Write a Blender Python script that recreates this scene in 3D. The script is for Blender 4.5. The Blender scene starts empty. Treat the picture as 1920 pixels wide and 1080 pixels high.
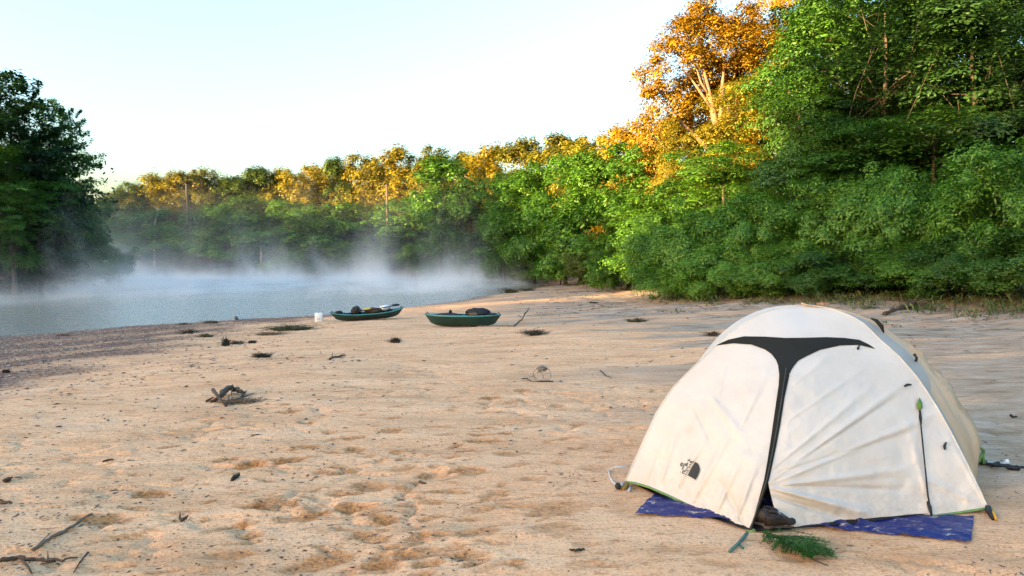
import bpy, math, random
import numpy as np
from math import radians as R
from mathutils import Vector

S = bpy.context.scene
COL = S.collection
PI = math.pi
# ------------------------------------------------------------------ camera
CAM_H = 1.6
PITCH = -math.atan(50 / 1280.0)
cam_d = bpy.data.cameras.new('camera')
cam = bpy.data.objects.new('camera', cam_d)
COL.objects.link(cam)
cam.location = (0, 0, CAM_H)
cam.rotation_euler = (PI / 2 + PITCH, 0, 0)
cam_d.lens = 24.0
cam_d.sensor_width = 36.0
cam_d.clip_start = 0.05
cam_d.clip_end = 3000
S.camera = cam
# ------------------------------------------------------------------ sky, sun, exposure
SUN_EL = R(4.0)
SUN_DIR = Vector((-0.80, -0.60, 0)).normalized()      # horizontal direction towards the sun
w = bpy.data.worlds.new('World')
S.world = w
w.use_nodes = True
wn = w.node_tree
bg = wn.nodes['Background']
sky = wn.nodes.new('ShaderNodeTexSky')
sky.sky_type = 'NISHITA'
sky.sun_disc = False
sky.sun_elevation = SUN_EL
sky.sun_rotation = math.atan2(SUN_DIR.x, SUN_DIR.y)
sky.altitude = 100
sky.air_density = 1.19
sky.dust_density = 4.5
sky.ozone_density = 2.5
wn.links.new(sky.outputs[0], bg.inputs[0])
bg.inputs[1].default_value = 0.15
sd = bpy.data.lights.new('sun', 'SUN')
sd.energy = 2.4
sd.angle = R(0.5)
sd.color = (1.0, 0.70, 0.34)
sun = bpy.data.objects.new('sun', sd)
COL.objects.link(sun)
sv = Vector((SUN_DIR.x * math.cos(SUN_EL), SUN_DIR.y * math.cos(SUN_EL), math.sin(SUN_EL)))
sun.rotation_euler = sv.to_track_quat('Z', 'Y').to_euler()
vs = S.view_settings
vs.view_transform = 'Standard'
vs.look = 'None'
vs.gamma = 1.0
vs.exposure = 3.75
S.render.engine = 'CYCLES'
S.cycles.max_bounces = 9
S.cycles.diffuse_bounces = 3
S.cycles.glossy_bounces = 2
S.cycles.transmission_bounces = 3
S.cycles.transparent_max_bounces = 6
S.cycles.volume_bounces = 6
S.cycles.caustics_reflective = False
S.cycles.caustics_refractive = False
S.cycles.use_denoising = True
S.cycles.denoising_prefilter = 'NONE'
S.cycles.volume_max_steps = 128
S.cycles.sample_clamp_indirect = 6.0

# ------------------------------------------------------------------ projection helpers (photo pixels, 1920 wide)
CP, SP = math.cos(PITCH), math.sin(PITCH)


def ray(px, py):
    u = (px - 960) / 1280.0
    v = (540 - py) / 1280.0
    return np.array([u, CP - v * SP, SP + v * CP])


def P(px, py, Y):
    d = ray(px, py)
    return np.array([0, 0, CAM_H]) + d * (Y / d[1])


def Xat(px, Y):
    return (px - 960) / 1280.0 * Y * 1.0


# ------------------------------------------------------------------ noise
_T = np.random.RandomState(7).rand(256, 256)


def vn(x, y, s=0):
    x = np.asarray(x, float) + s * 37.17
    y = np.asarray(y, float) + s * 11.73
    xi = np.floor(x).astype(int)
    yi = np.floor(y).astype(int)
    fx = x - xi
    fy = y - yi
    fx = fx * fx * (3 - 2 * fx)
    fy = fy * fy * (3 - 2 * fy)
    a = _T[xi % 256, yi % 256]
    b = _T[(xi + 1) % 256, yi % 256]
    c = _T[xi % 256, (yi + 1) % 256]
    d = _T[(xi + 1) % 256, (yi + 1) % 256]
    return (a * (1 - fx) + b * fx) * (1 - fy) + (c * (1 - fx) + d * fx) * fy


def fbm(x, y, s=0, o=4):
    t = 0
    a = 0.5
    for i in range(o):
        t = t + a * vn(x * 2 ** i, y * 2 ** i, s + i * 3)
        a *= 0.5
    return t / (1 - 0.5 ** o)


def sst(a, b, x):
    t = np.clip((x - a) / (b - a), 0, 1)
    return t * t * (3 - 2 * t)


# ------------------------------------------------------------------ mesh helpers
def link(o, parent=None):
    COL.objects.link(o)
    if parent is not None:
        o.parent = parent
    return o


def raw_mesh(name, V, F, smooth=False):
    """V (n,3); F list of int arrays of equal width or list of lists"""
    me = bpy.data.meshes.new(name)
    V = np.asarray(V, np.float32)
    me.vertices.add(len(V))
    me.vertices.foreach_set('co', V.ravel())
    if isinstance(F, np.ndarray):
        n, k = F.shape
        me.loops.add(n * k)
        me.loops.foreach_set('vertex_index', F.astype(np.int32).ravel())
        me.polygons.add(n)
        me.polygons.foreach_set('loop_start', np.arange(0, n * k, k, dtype=np.int32))
    else:
        tot = sum(len(f) for f in F)
        me.loops.add(tot)
        me.loops.foreach_set('vertex_index', np.array([i for f in F for i in f], np.int32))
        me.polygons.add(len(F))
        st = np.cumsum([0] + [len(f) for f in F[:-1]]).astype(np.int32)
        me.polygons.foreach_set('loop_start', st)
    me.update(calc_edges=True)
    if smooth:
        me.polygons.foreach_set('use_smooth', np.ones(len(me.polygons), bool))
    me.validate()
    return me


def obj(name, V, F, mat, parent=None, smooth=True, loc=None):
    me = raw_mesh(name, V, F, smooth)
    if mat:
        me.materials.append(mat)
    o = bpy.data.objects.new(name, me)
    link(o, parent)
    if loc is not None:
        o.location = loc
    return o


class MB:
    def __init__(self):
        self.V = []
        self.F = []
        self.n = 0

    def add(self, V, F):
        V = np.asarray(V, float)
        for f in F:
            self.F.append([int(i) + self.n for i in f])
        self.V.append(V)
        self.n += len(V)
        return self

    def build(self, name, mat, parent=None, smooth=True, loc=None):
        return obj(name, np.concatenate(self.V), self.F, mat, parent, smooth, loc)


def tube(pts, rad, n=6, cap=True):
    pts = np.asarray(pts, float)
    m = len(pts)
    rad = np.ones(m) * rad if np.isscalar(rad) else np.asarray(rad, float)
    V = []
    tg = np.gradient(pts, axis=0)
    tg /= np.linalg.norm(tg, axis=1)[:, None] + 1e-9
    up = np.array([0, 0, 1.0]) if abs(tg[0][2]) < 0.9 else np.array([1.0, 0, 0])
    for i in range(m):
        a = np.cross(tg[i], up)
        a /= np.linalg.norm(a) + 1e-9
        b = np.cross(a, tg[i])
        up = b
        for k in range(n):
            t = 2 * PI * k / n
            V.append(pts[i] + rad[i] * (math.cos(t) * a + math.sin(t) * b))
    F = []
    for i in range(m - 1):
        for k in range(n):
            F.append([i * n + k, i * n + (k + 1) % n, (i + 1) * n + (k + 1) % n, (i + 1) * n + k])
    if cap:
        F.append(list(range(n))[::-1])
        F.append([(m - 1) * n + k for k in range(n)])
    return np.array(V), F


def blob(rng, c, r, amp=0.25, nu=12, nv=8, flat=None):
    V = []
    ph = rng.rand(6) * 6.28
    for j in range(nv + 1):
        th = PI * j / nv
        for i in range(nu):
            a = 2 * PI * i / nu
            d = np.array([math.sin(th) * math.cos(a), math.sin(th) * math.sin(a), math.cos(th)])
            k = 1 + amp * (math.sin(3 * d[0] + ph[0]) * math.cos(4 * d[1] + ph[1]) + 0.6 * math.sin(7 * d[2] + 5 * d[0] + ph[2]) * math.sin(6 * d[1] + ph[3]))
            V.append(np.array(c) + d * k * np.array(r))
    F = []
    for j in range(nv):
        for i in range(nu):
            F.append([j * nu + i, (j + 1) * nu + i, (j + 1) * nu + (i + 1) % nu, j * nu + (i + 1) % nu])
    V = np.array(V)
    if flat is not None:
        V[:, 2] = np.maximum(V[:, 2], flat)
    return V, F


def tag(o, label=None, cat=None, group=None, kind=None):
    if label:
        o['label'] = label
    if cat:
        o['category'] = cat
    if group:
        o['group'] = group
    if kind:
        o['kind'] = kind
    return o


def thing(name, label, cat, loc=(0, 0, 0), rz=0, group=None):
    o = bpy.data.objects.new(name, None)
    link(o)
    o.location = loc
    o.rotation_euler = (0, 0, rz)
    o.empty_display_size = 0.2
    return tag(o, label, cat, group)


# ------------------------------------------------------------------ material helpers
def mat_new(name):
    m = bpy.data.materials.new(name)
    m.use_nodes = True
    nt = m.node_tree
    b = nt.nodes['Principled BSDF']
    return m, nt, b


def N(nt, t, **kw):
    n = nt.nodes.new(t)
    for k, v in kw.items():
        if k in n.inputs:
            n.inputs[k].default_value = v
        else:
            setattr(n, k, v)
    return n


def noise(nt, scale, detail=4, rough=0.55, vec=None):
    n = N(nt, 'ShaderNodeTexNoise')
    n.inputs['Scale'].default_value = scale
    n.inputs['Detail'].default_value = detail
    n.inputs['Roughness'].default_value = rough
    if vec is not None:
        nt.links.new(vec, n.inputs['Vector'])
    return n


def ramp(nt, fac, stops):
    r = N(nt, 'ShaderNodeValToRGB')
    el = r.color_ramp.elements
    while len(el) < len(stops):
        el.new(0.5)
    for e, (p, c) in zip(el, stops):
        e.position = p
        e.color = (*c, 1) if len(c) == 3 else c
    nt.links.new(fac, r.inputs[0])
    return r


def mixc(nt, fac, a, b):
    m = N(nt, 'ShaderNodeMix')
    m.data_type = 'RGBA'
    for s, v in ((0, fac), (6, a), (7, b)):
        if hasattr(v, 'links') or hasattr(v, 'is_linked'):
            nt.links.new(v, m.inputs[s])
        elif isinstance(v, (int, float)):
            m.inputs[s].default_value = v
        else:
            m.inputs[s].default_value = (*v, 1)
    return m.outputs[2]


def mth(nt, op, a, b=None):
    m = N(nt, 'ShaderNodeMath')
    m.operation = op
    for i, v in enumerate((a, b)):
        if v is None:
            continue
        if isinstance(v, (int, float)):
            m.inputs[i].default_value = v
        else:
            nt.links.new(v, m.inputs[i])
    return m.outputs[0]


def bump(nt, b, h, strength=0.3, dist=0.02, prev=None):
    n = N(nt, 'ShaderNodeBump')
    n.inputs['Strength'].default_value = strength
    n.inputs['Distance'].default_value = dist
    nt.links.new(h, n.inputs['Height'])
    if prev is not None:
        nt.links.new(prev, n.inputs['Normal'])
    if b is not None:
        nt.links.new(n.outputs[0], b.inputs['Normal'])
    return n.outputs[0]


def pos(nt):
    return N(nt, 'ShaderNodeTexCoord').outputs['Object']


def simple(name, c1, c2=None, scale=8, rough=0.7, bmp=0.2, bscale=40, bdist=0.01, spec=0.3):
    m, nt, b = mat_new(name)
    p = pos(nt)
    if c2 is None:
        c2 = tuple(x * 0.7 for x in c1)
    n = noise(nt, scale, 5, 0.6, p)
    nt.links.new(ramp(nt, n.outputs[0], [(0.3, c2), (0.7, c1)]).outputs[0], b.inputs['Base Color'])
    b.inputs['Roughness'].default_value = rough
    b.inputs['Specular IOR Level'].default_value = spec
    if bmp:
        bump(nt, b, noise(nt, bscale, 4, 0.6, p).outputs[0], bmp, bdist)
    return m


def leaf_mat(name, dark, mid, light, transl=0.35, nscale=0.5, varh=0.5):
    m = bpy.data.materials.new(name)
    m.use_nodes = True
    nt = m.node_tree
    nt.nodes.clear()
    out = N(nt, 'ShaderNodeOutputMaterial')
    geo = N(nt, 'ShaderNodeNewGeometry')
    oi = N(nt, 'ShaderNodeObjectInfo')
    p = pos(nt)
    n = noise(nt, nscale, 3, 0.6, p)
    v = mth(nt, 'ADD', mth(nt, 'MULTIPLY', geo.outputs['Random Per Island'], 0.55), mth(nt, 'MULTIPLY', n.outputs[0], 0.55))
    v = mth(nt, 'ADD', v, mth(nt, 'MULTIPLY', mth(nt, 'SUBTRACT', oi.outputs['Random'], 0.5), 0.3))
    c = ramp(nt, v, [(0.22, dark), (0.55, mid), (0.85, light)]).outputs[0]
    d = N(nt, 'ShaderNodeBsdfDiffuse')
    t = N(nt, 'ShaderNodeBsdfTranslucent')
    g = N(nt, 'ShaderNodeBsdfGlossy')
    g.inputs['Roughness'].default_value = 0.45
    g.inputs['Color'].default_value = (0.6, 0.65, 0.6, 1)
    nt.links.new(c, d.inputs[0])
    hs = N(nt, 'ShaderNodeHueSaturation')
    hs.inputs['Value'].default_value = 1.2
    hs.inputs['Saturation'].default_value = 1.05
    nt.links.new(c, hs.inputs['Color'])
    nt.links.new(hs.outputs[0], t.inputs[0])
    m1 = N(nt, 'ShaderNodeMixShader')
    m1.inputs[0].default_value = transl
    nt.links.new(d.outputs[0], m1.inputs[1])
    nt.links.new(t.outputs[0], m1.inputs[2])
    m2 = N(nt, 'ShaderNodeMixShader')
    m2.inputs[0].default_value = 0.035
    nt.links.new(m1.outputs[0], m2.inputs[1])
    nt.links.new(g.outputs[0], m2.inputs[2])
    nt.links.new(m2.outputs[0], out.inputs[0])
    return m


# ------------------------------------------------------------------ terrain
WATER_Z = -0.9
BEACH = [(-120, -80), (-60, -40), (-35, 0), (-16.9, 22.5), (-13.4, 27.3), (-8.8, 31.4), (-5.3, 37.6), (-2.3, 48.5), (2, 64), (4, 80)]
OTHER = [(4, 80), (2, 88), (-9, 101), (-30, 106), (-56, 107), (-49, 82), (-40, 64), (-40, 50), (-60, 38), (-140, 0), (-160, -80), (-120, -80)]
RIVER = BEACH + OTHER[1:-1]
FOREST = [(16, -60), (14.5, 8), (13.4, 16.5), (12.4, 22), (7.8, 26.5), (9.0, 36), (10.5, 54), (10.0, 74), (7, 92), (-9, 107), (-30, 112), (-56, 112), (-56, 300), (300, 300), (300, -60)]


def seg_dist(x, y, pts, closed=False):
    d = np.full(np.shape(x), 1e9)
    n = len(pts)
    for i in range(n if closed else n - 1):
        ax, ay = pts[i]
        bx, by = pts[(i + 1) % n]
        dx, dy = bx - ax, by - ay
        t = np.clip(((x - ax) * dx + (y - ay) * dy) / (dx * dx + dy * dy), 0, 1)
        d = np.minimum(d, np.hypot(x - ax - t * dx, y - ay - t * dy))
    return d


def inside(x, y, poly):
    c = np.zeros(np.shape(x), bool)
    n = len(poly)
    for i in range(n):
        ax, ay = poly[i]
        bx, by = poly[(i + 1) % n]
        if ay == by:
            continue
        k = ((ay > y) != (by > y)) & (x < (bx - ax) * (y - ay) / (by - ay) + ax)
        c ^= k
    return c


def terrain(x, y):
    """returns z, shore distance (beach side), forest signed distance (+ on the beach), river mask"""
    x = np.asarray(x, float)
    y = np.asarray(y, float)
    wob = (fbm(x / 6, y / 6, 5, 3) - 0.5) * 2.2 * sst(20, 40, y) + (fbm(x / 2, y / 2, 9, 2) - 0.5) * 0.8
    db = seg_dist(x, y, BEACH)
    do = seg_dist(x, y, OTHER)
    ins = inside(x, y, RIVER)
    sdb = np.where(ins, -db, db) + wob
    dd = np.maximum(sdb, 0)
    zb = WATER_Z + np.interp(dd, [0, 1, 5.8, 11.4, 18, 23], [0, .08, .3, .5, .82, .9])
    zo = WATER_Z + np.interp(do, [0, 1.2, 3, 8, 30, 80], [0, .5, 1.3, 2.0, 3.0, 5.0])
    wgt = sst(-5, 5, do - db)
    z = np.where(ins, WATER_Z - np.clip(0.09 * np.minimum(db, do) - wob * 0.05, -0.02, 0.9), zb * wgt + zo * (1 - wgt))
    fo = seg_dist(x, y, FOREST, True)
    fi = inside(x, y, FOREST)
    fs = np.where(fi, -fo, fo)
    z = z + np.where(ins, 0, np.interp(-fs, [-3, 0, 4, 30, 100], [0, .18, .7, 1.6, 4.0]) * wgt)
    flat = 1 - np.exp(-(((x - 2.0) / 2.2) ** 2 + ((y - 4.9) / 2.0) ** 2))
    und = (fbm(x / 2.7, y / 2.7, 2, 3) - 0.5) * 0.16 * flat
    z = z + np.where(ins, 0, und * sst(0, 2, dd + 0.3))
    z = z * 1.0
    tentz = np.exp(-(((x - 2.0) / 2.0) ** 4 + ((y - 4.9) / 1.8) ** 4))
    z = z * (1 - tentz)
    return z, sdb, fs, ins


def gz(x, y):
    return float(terrain(np.array([x]), np.array([y]))[0][0])


def G(px, py):
    d = ray(px, py)
    t = 2.0
    o = np.array([0, 0, CAM_H])
    ts = np.concatenate([np.arange(2, 40, 0.04), np.arange(40, 200, 0.25)])
    pts = o[None] + d[None] * ts[:, None]
    z = terrain(pts[:, 0], pts[:, 1])[0]
    k = np.argmax(pts[:, 2] < z)
    return pts[k - 1] * 0.5 + pts[k] * 0.5


def axis_x():
    a = list(np.arange(-5.5, 5.5, 0.032))
    s = 0.032
    r = []
    x = 5.5
    while x < 300:
        r.append(x)
        s = min(s * 1.022, 8)
        x += s
    r.append(320)
    return np.array([-v for v in r[::-1]] + a + r)


def axis_y():
    out = []
    y = -200.0
    while y < 2.4:
        out.append(y)
        y += max(0.3, min(10, (2.4 - y) * 0.12))
    y = 2.4
    while y < 320:
        out.append(y)
        y += max(0.022, min(8, 0.0042 * y if y < 70 else 0.012 * y))
    return np.array(out)


rng = np.random.RandomState(11)
AX, AY = axis_x(), axis_y()
GX, GY = np.meshgrid(AX, AY)
Z, SDB, FS, INS = terrain(GX, GY)
# footprints and scuffs in the sand: (px, py, half length m, half width m, strength)
PITS = [(505, 948, .16, .09, 1.0), (470, 870, .17, .08, 1.0), (540, 862, .14, .06, .9), (285, 928, .12, .07, .9), (185, 975, .2, .07, .9), (472, 1000, .09, .05, .9),
        (920, 746, .14, .07, 1.0), (980, 733, .12, .05, .9), (735, 808, .13, .06, .9), (665, 842, .1, .06, .8), (905, 827, .16, .07, .9), (885, 884, .14, .08, .9),
        (700, 912, .16, .07, .9), (1045, 955, .2, .1, 1.0), (1085, 796, .09, .05, .8), (720, 976, .11, .05, .8), (665, 950, .12, .06, .8), (690, 1012, .12, .05, .8), (545, 770, .13, .06, .9), (575, 792, .1, .05, .9),
        (570, 970, .1, .05, .7), (800, 1040, .2, .05, .8), (880, 1044, .12, .04, .8), (1030, 990, .13, .06, .8), (900, 1000, .16, .06, .6), (575, 840, .11, .05, .8), (430, 1045, .16, .05, .6),
        (1500, 1040, .16, .08, 1.0), (1560, 1015, .2, .06, 1.0), (1290, 1030, .2, .06, .6), (1180, 960, .14, .06, .7), (1110, 880, .1, .06, .7), (820, 720, .1, .05, .6), (640, 735, .1, .05, .6), (960, 850, .16, .06, .6),
        (780, 1020, .1, .05, .6), (1700, 1050, .2, .07, .5), (600, 1060, .2, .06, .7), (1000, 900, .1, .05, .6), (760, 880, .12, .05, .5), (1040, 760, .1, .05, .5)]
pr = np.random.RandomState(5)
for i in range(260):
    PITS.append((np.clip(pr.normal(800, 260), 250, 1350), 650 + 430 * pr.rand() ** 0.8, pr.uniform(.03, .13), pr.uniform(.012, .04), pr.uniform(.3, .9)))
PIT = np.zeros_like(Z)
DISP = np.zeros_like(Z)
for (px, py, a, b, s) in PITS:
    g = G(px, py)
    th = pr.uniform(-0.5, 0.9)
    if True:
        rr = a * 3.2
        ix = np.where(np.abs(AX - g[0]) < rr)[0]
        iy = np.where(np.abs(AY - g[1]) < rr)[0]
        if len(ix) < 2 or len(iy) < 2:
            continue
        sl = np.ix_(iy, ix)
        dx = GX[sl] - g[0]
        dy = GY[sl] - g[1]
        u = (dx * math.cos(th) + dy * math.sin(th)) / a
        v = (-dx * math.sin(th) + dy * math.cos(th)) / (b * 1.3)
        wv = 0.55 * (fbm(GX[sl] / 0.07, GY[sl] / 0.07, 21, 3) - 0.5) * 2
        q = np.sqrt(u * u + v * v) + wv
        DISP[sl] += s * (-0.015 * np.exp(-(q / 0.8) ** 4) + 0.008 * np.exp(-((q - 1.35) / 0.35) ** 2))
        crumb = sst(0.42, 0.6, fbm(GX[sl] / 0.08, GY[sl] / 0.08, 33, 3))
        PIT[sl] = np.maximum(PIT[sl], s ** .6 * np.exp(-np.clip(q / 1.02, 0, 3) ** 10) * (0.7 + 0.3 * crumb))
near = np.exp(-(np.maximum(GY - 3, 0) / 16) ** 2)
tflat = 1 - 0.85 * np.exp(-(((GX - 1.9) / 1.7) ** 4 + ((GY - 4.6) / 1.2) ** 4))
land = np.where(INS, 0, 1)
# wind streaks and trodden bumps run across the view, along the river
ru, rv = GX * 0.93 + GY * 0.36, -GX * 0.36 + GY * 0.93
tex = (fbm(ru / 0.32, rv / 0.12, 40, 4) - 0.5) * 0.032 + (fbm(ru / 0.9, rv / 0.35, 50, 3) - 0.5) * 0.042
tread = np.abs(fbm(ru / 0.5, rv / 0.3, 61, 3) - 0.5)
tex -= 0.03 * np.exp(-(tread / 0.03) ** 2) * sst(0.5, 0.62, fbm(GX / 1.6, GY / 1.6, 63, 2))
Z = Z + (DISP * tflat + tex * tflat) * land * (0.25 + 0.75 * near) * sst(-.2, 1.5, SDB)
# coarse rough ground along the wood's edge
Z = Z + land * (fbm(GX / 0.8, GY / 0.5, 70, 4) - 0.5) * 0.22 * sst(9, 2, FS) * sst(12, 18, GY) * sst(0, 3, SDB)
GLIM = np.interp(GY, [2, 10, 14, 18, 26, 33], [19, 15.5, 12.6, 9.4, 4.2, 0.8])
gn = (fbm(GX / 1.5, GY / 1.5, 80, 4) - 0.5)
gm = sst(0.9, -0.9, SDB - GLIM + gn * 3.0)
stripes = 0.5 + 0.5 * np.sin((SDB + gn * 2.6) * 2.6)
edge = sst(6.0, 0.5, GLIM - SDB)
gm = gm * (1 - 0.5 * edge * sst(0.4, 0.9, stripes))
gm = np.maximum(gm, sst(2.2, 0.3, SDB) * 0.9)
silt = sst(11, 3.5, FS + (fbm(GX / 2.2, GY / 1.1, 90, 3) - 0.5) * 7) * sst(14, 19, GY + GX * 0.1)
streak = sst(0.52, 0.66, fbm(ru / 5.5, rv / 0.7, 95, 4)) * sst(-2.0, 3.0, GX - 0.5 + (GY - 14) * 0.12)
silt = np.clip(silt * (0.55 + 0.45 * sst(.35, .6, fbm(ru / 2.0, rv / 0.5, 97, 3))) + streak * 0.8 * sst(5.2, 7.5, GY), 0, 1)
side = sst(.34, .66, GX / np.maximum(GY, 1) + (fbm(ru / 2.4, rv / .8, 99, 4) - .5) * .75) * sst(3.6, 5.5, GY) * (GY > 0)
silt = np.clip(np.maximum(silt, .8 * side), 0, 1)
wet = sst(1.6, 0.2, SDB)
me = raw_mesh('sand_beach', np.stack([GX, GY, Z], -1).reshape(-1, 3),
              (lambda nx, ny: (lambda i: np.stack([i, i + 1, i + nx + 1, i + nx], -1))((np.arange(ny - 1)[:, None] * nx + np.arange(nx - 1)[None]).ravel()))(len(AX), len(AY)), True)
att = me.color_attributes.new('zones', 'FLOAT_COLOR', 'POINT')
att.data.foreach_set('color', np.stack([gm, silt, PIT * tflat, wet], -1).astype(np.float32).ravel())
att2 = me.color_attributes.new('soil', 'FLOAT_COLOR', 'POINT')
soil = np.maximum(sst(1.5, -2, FS), sst(1, 3, seg_dist(GX, GY, BEACH) - seg_dist(GX, GY, OTHER)))
att2.data.foreach_set('color', np.stack([soil, soil * 0, soil * 0, soil * 0 + 1], -1).astype(np.float32).ravel())

m, nt, b = mat_new('sand')
p = pos(nt)
zn = N(nt, 'ShaderNodeVertexColor', layer_name='zones')
sep = N(nt, 'ShaderNodeSeparateColor')
nt.links.new(zn.outputs[0], sep.inputs[0])
so = N(nt, 'ShaderNodeVertexColor', layer_name='soil')
mp = N(nt, 'ShaderNodeMapping')
mp.inputs['Rotation'].default_value = (0, 0, -0.37)
mp.inputs['Scale'].default_value = (1.0, 3.0, 1.0)
nt.links.new(p, mp.inputs[0])
n1 = noise(nt, 0.7, 6, 0.65, mp.outputs[0])
n2 = noise(nt, 5.0, 6, 0.7, mp.outputs[0])
n3 = noise(nt, 60, 4, 0.7, p)
base = ramp(nt, n1.outputs[0], [(0.3, (0.54, 0.285, 0.135)), (0.5, (0.72, 0.40, 0.205)), (0.72, (0.79, 0.485, 0.275))]).outputs[0]
streaks = ramp(nt, n2.outputs[0], [(0.56, (0, 0, 0)), (0.63, (1, 1, 1))]).outputs[0]
base = mixc(nt, mth(nt, 'MULTIPLY', streaks, 0.65), base, (0.42, 0.19, 0.065))
nm = noise(nt, 17, 5, 0.7, mp.outputs[0])
base = mixc(nt, ramp(nt, nm.outputs[0], [(0.585, (0, 0, 0)), (0.655, (.75, .75, .75))]).outputs[0], base, (0.20, 0.11, 0.055))  # dark flecks, also standing in for shading of small bumps
relief_grain = ramp(nt, n3.outputs[0], [(0.30, (0.42, 0.36, 0.30)), (0.48, (1, 1, 1)), (0.75, (1.12, 1.12, 1.12))]).outputs[0]  # sand texture, deepened so small relief shading sits in the colour
mx = N(nt, 'ShaderNodeMix', data_type='RGBA', blend_type='MULTIPLY')
mx.inputs[0].default_value = 0.8
nt.links.new(base, mx.inputs[6])
nt.links.new(relief_grain, mx.inputs[7])
base = mx.outputs[2]
# dark specks of bark and grit
vo = N(nt, 'ShaderNodeTexVoronoi')
vo.inputs['Scale'].default_value = 13
nt.links.new(p, vo.inputs['Vector'])
sc = N(nt, 'ShaderNodeSeparateColor')
nt.links.new(vo.outputs['Color'], sc.inputs[0])
spk = mth(nt, 'MULTIPLY', mth(nt, 'LESS_THAN', vo.outputs['Distance'], 0.12), mth(nt, 'GREATER_THAN', sc.outputs[0], 0.80))
base = mixc(nt, mth(nt, 'MULTIPLY', spk, 0.8), base, (0.07, 0.05, 0.035))
# damp orange sand turned up by feet; its dark tone also paints print shadow
pitc = ramp(nt, noise(nt, 40, 3, 0.6, p).outputs[0], [(0.40, (0.15, 0.052, 0.010)), (0.60, (0.50, 0.20, 0.05))]).outputs[0]
base = mixc(nt, mth(nt, 'MULTIPLY', sep.outputs[2], 0.95), base, pitc)
siltc = ramp(nt, noise(nt, 1.3, 6, 0.7, mp.outputs[0]).outputs[0], [(0.3, (0.12, 0.078, 0.046)), (0.45, (0.28, 0.20, 0.13)), (0.68, (0.46, 0.365, 0.275))]).outputs[0]
base = mixc(nt, sep.outputs[1], base, siltc)
vg = N(nt, 'ShaderNodeTexVoronoi')
vg.inputs['Scale'].default_value = 26
nt.links.new(p, vg.inputs['Vector'])
sg = N(nt, 'ShaderNodeSeparateColor')
nt.links.new(vg.outputs['Color'], sg.inputs[0])
gravc = ramp(nt, sg.outputs[0], [(0.0, (0.09, 0.048, 0.03)), (0.6, (0.22, 0.125, 0.08)), (1.0, (0.40, 0.26, 0.17))]).outputs[0]
base = mixc(nt, sep.outputs[0], base, gravc)
soilc = ramp(nt, noise(nt, 1.1, 6, 0.7, p).outputs[0], [(0.3, (0.06, 0.045, 0.03)), (0.5, (0.15, 0.10, 0.06)), (0.7, (0.26, 0.15, 0.085))]).outputs[0]
ss = N(nt, 'ShaderNodeSeparateColor')
nt.links.new(so.outputs[0], ss.inputs[0])
base = mixc(nt, mth(nt, 'MULTIPLY', ss.outputs[0], 0.9), base, soilc)
nt.links.new(base, b.inputs['Base Color'])
rg = N(nt, 'ShaderNodeMapRange')
nt.links.new(zn.outputs['Alpha'], rg.inputs[0])
rg.inputs[3].default_value = 0.95
rg.inputs[4].default_value = 0.25
nt.links.new(rg.outputs[0], b.inputs['Roughness'])
b.inputs['Specular IOR Level'].default_value = 0.25
bn = bump(nt, None, n2.outputs[0], 0.5, 0.05)
bn = bump(nt, None, noise(nt, 22, 5, 0.65, p).outputs[0], 0.5, 0.02, bn)
bn = bump(nt, None, mth(nt, 'MULTIPLY', vg.outputs['Distance'], sep.outputs[0]), 0.8, 0.04, bn)
bump(nt, b, noise(nt, 160, 3, 0.7, p).outputs[0], 0.35, 0.006, bn)
me.materials.append(m)
tag(link(bpy.data.objects.new('sand_beach', me)), kind='structure')

# ------------------------------------------------------------------ water
m, nt, b = mat_new('river_water')
p = pos(nt)
mp = N(nt, 'ShaderNodeMapping')
mp.inputs['Rotation'].default_value = (0, 0, -0.5)
mp.inputs['Scale'].default_value = (0.55, 1.7, 1)
nt.links.new(p, mp.inputs[0])
nb = noise(nt, 1.1, 5, 0.6, mp.outputs[0])
b.inputs['Base Color'].default_value = (0.23, 0.22, 0.165, 1)
b.inputs['Roughness'].default_value = 0.09
b.inputs['IOR'].default_value = 1.33
bn = bump(nt, None, nb.outputs[0], 0.55, 0.30)
bump(nt, b, noise(nt, 3.2, 2, 0.5, mp.outputs[0]).outputs[0], 0.35, 0.06, bn)
tag(obj('river_water', [(-300, -195, WATER_Z), (60, -195, WATER_Z), (60, 150, WATER_Z), (-300, 150, WATER_Z)], [[0, 1, 2, 3]], m), kind='structure')

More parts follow.
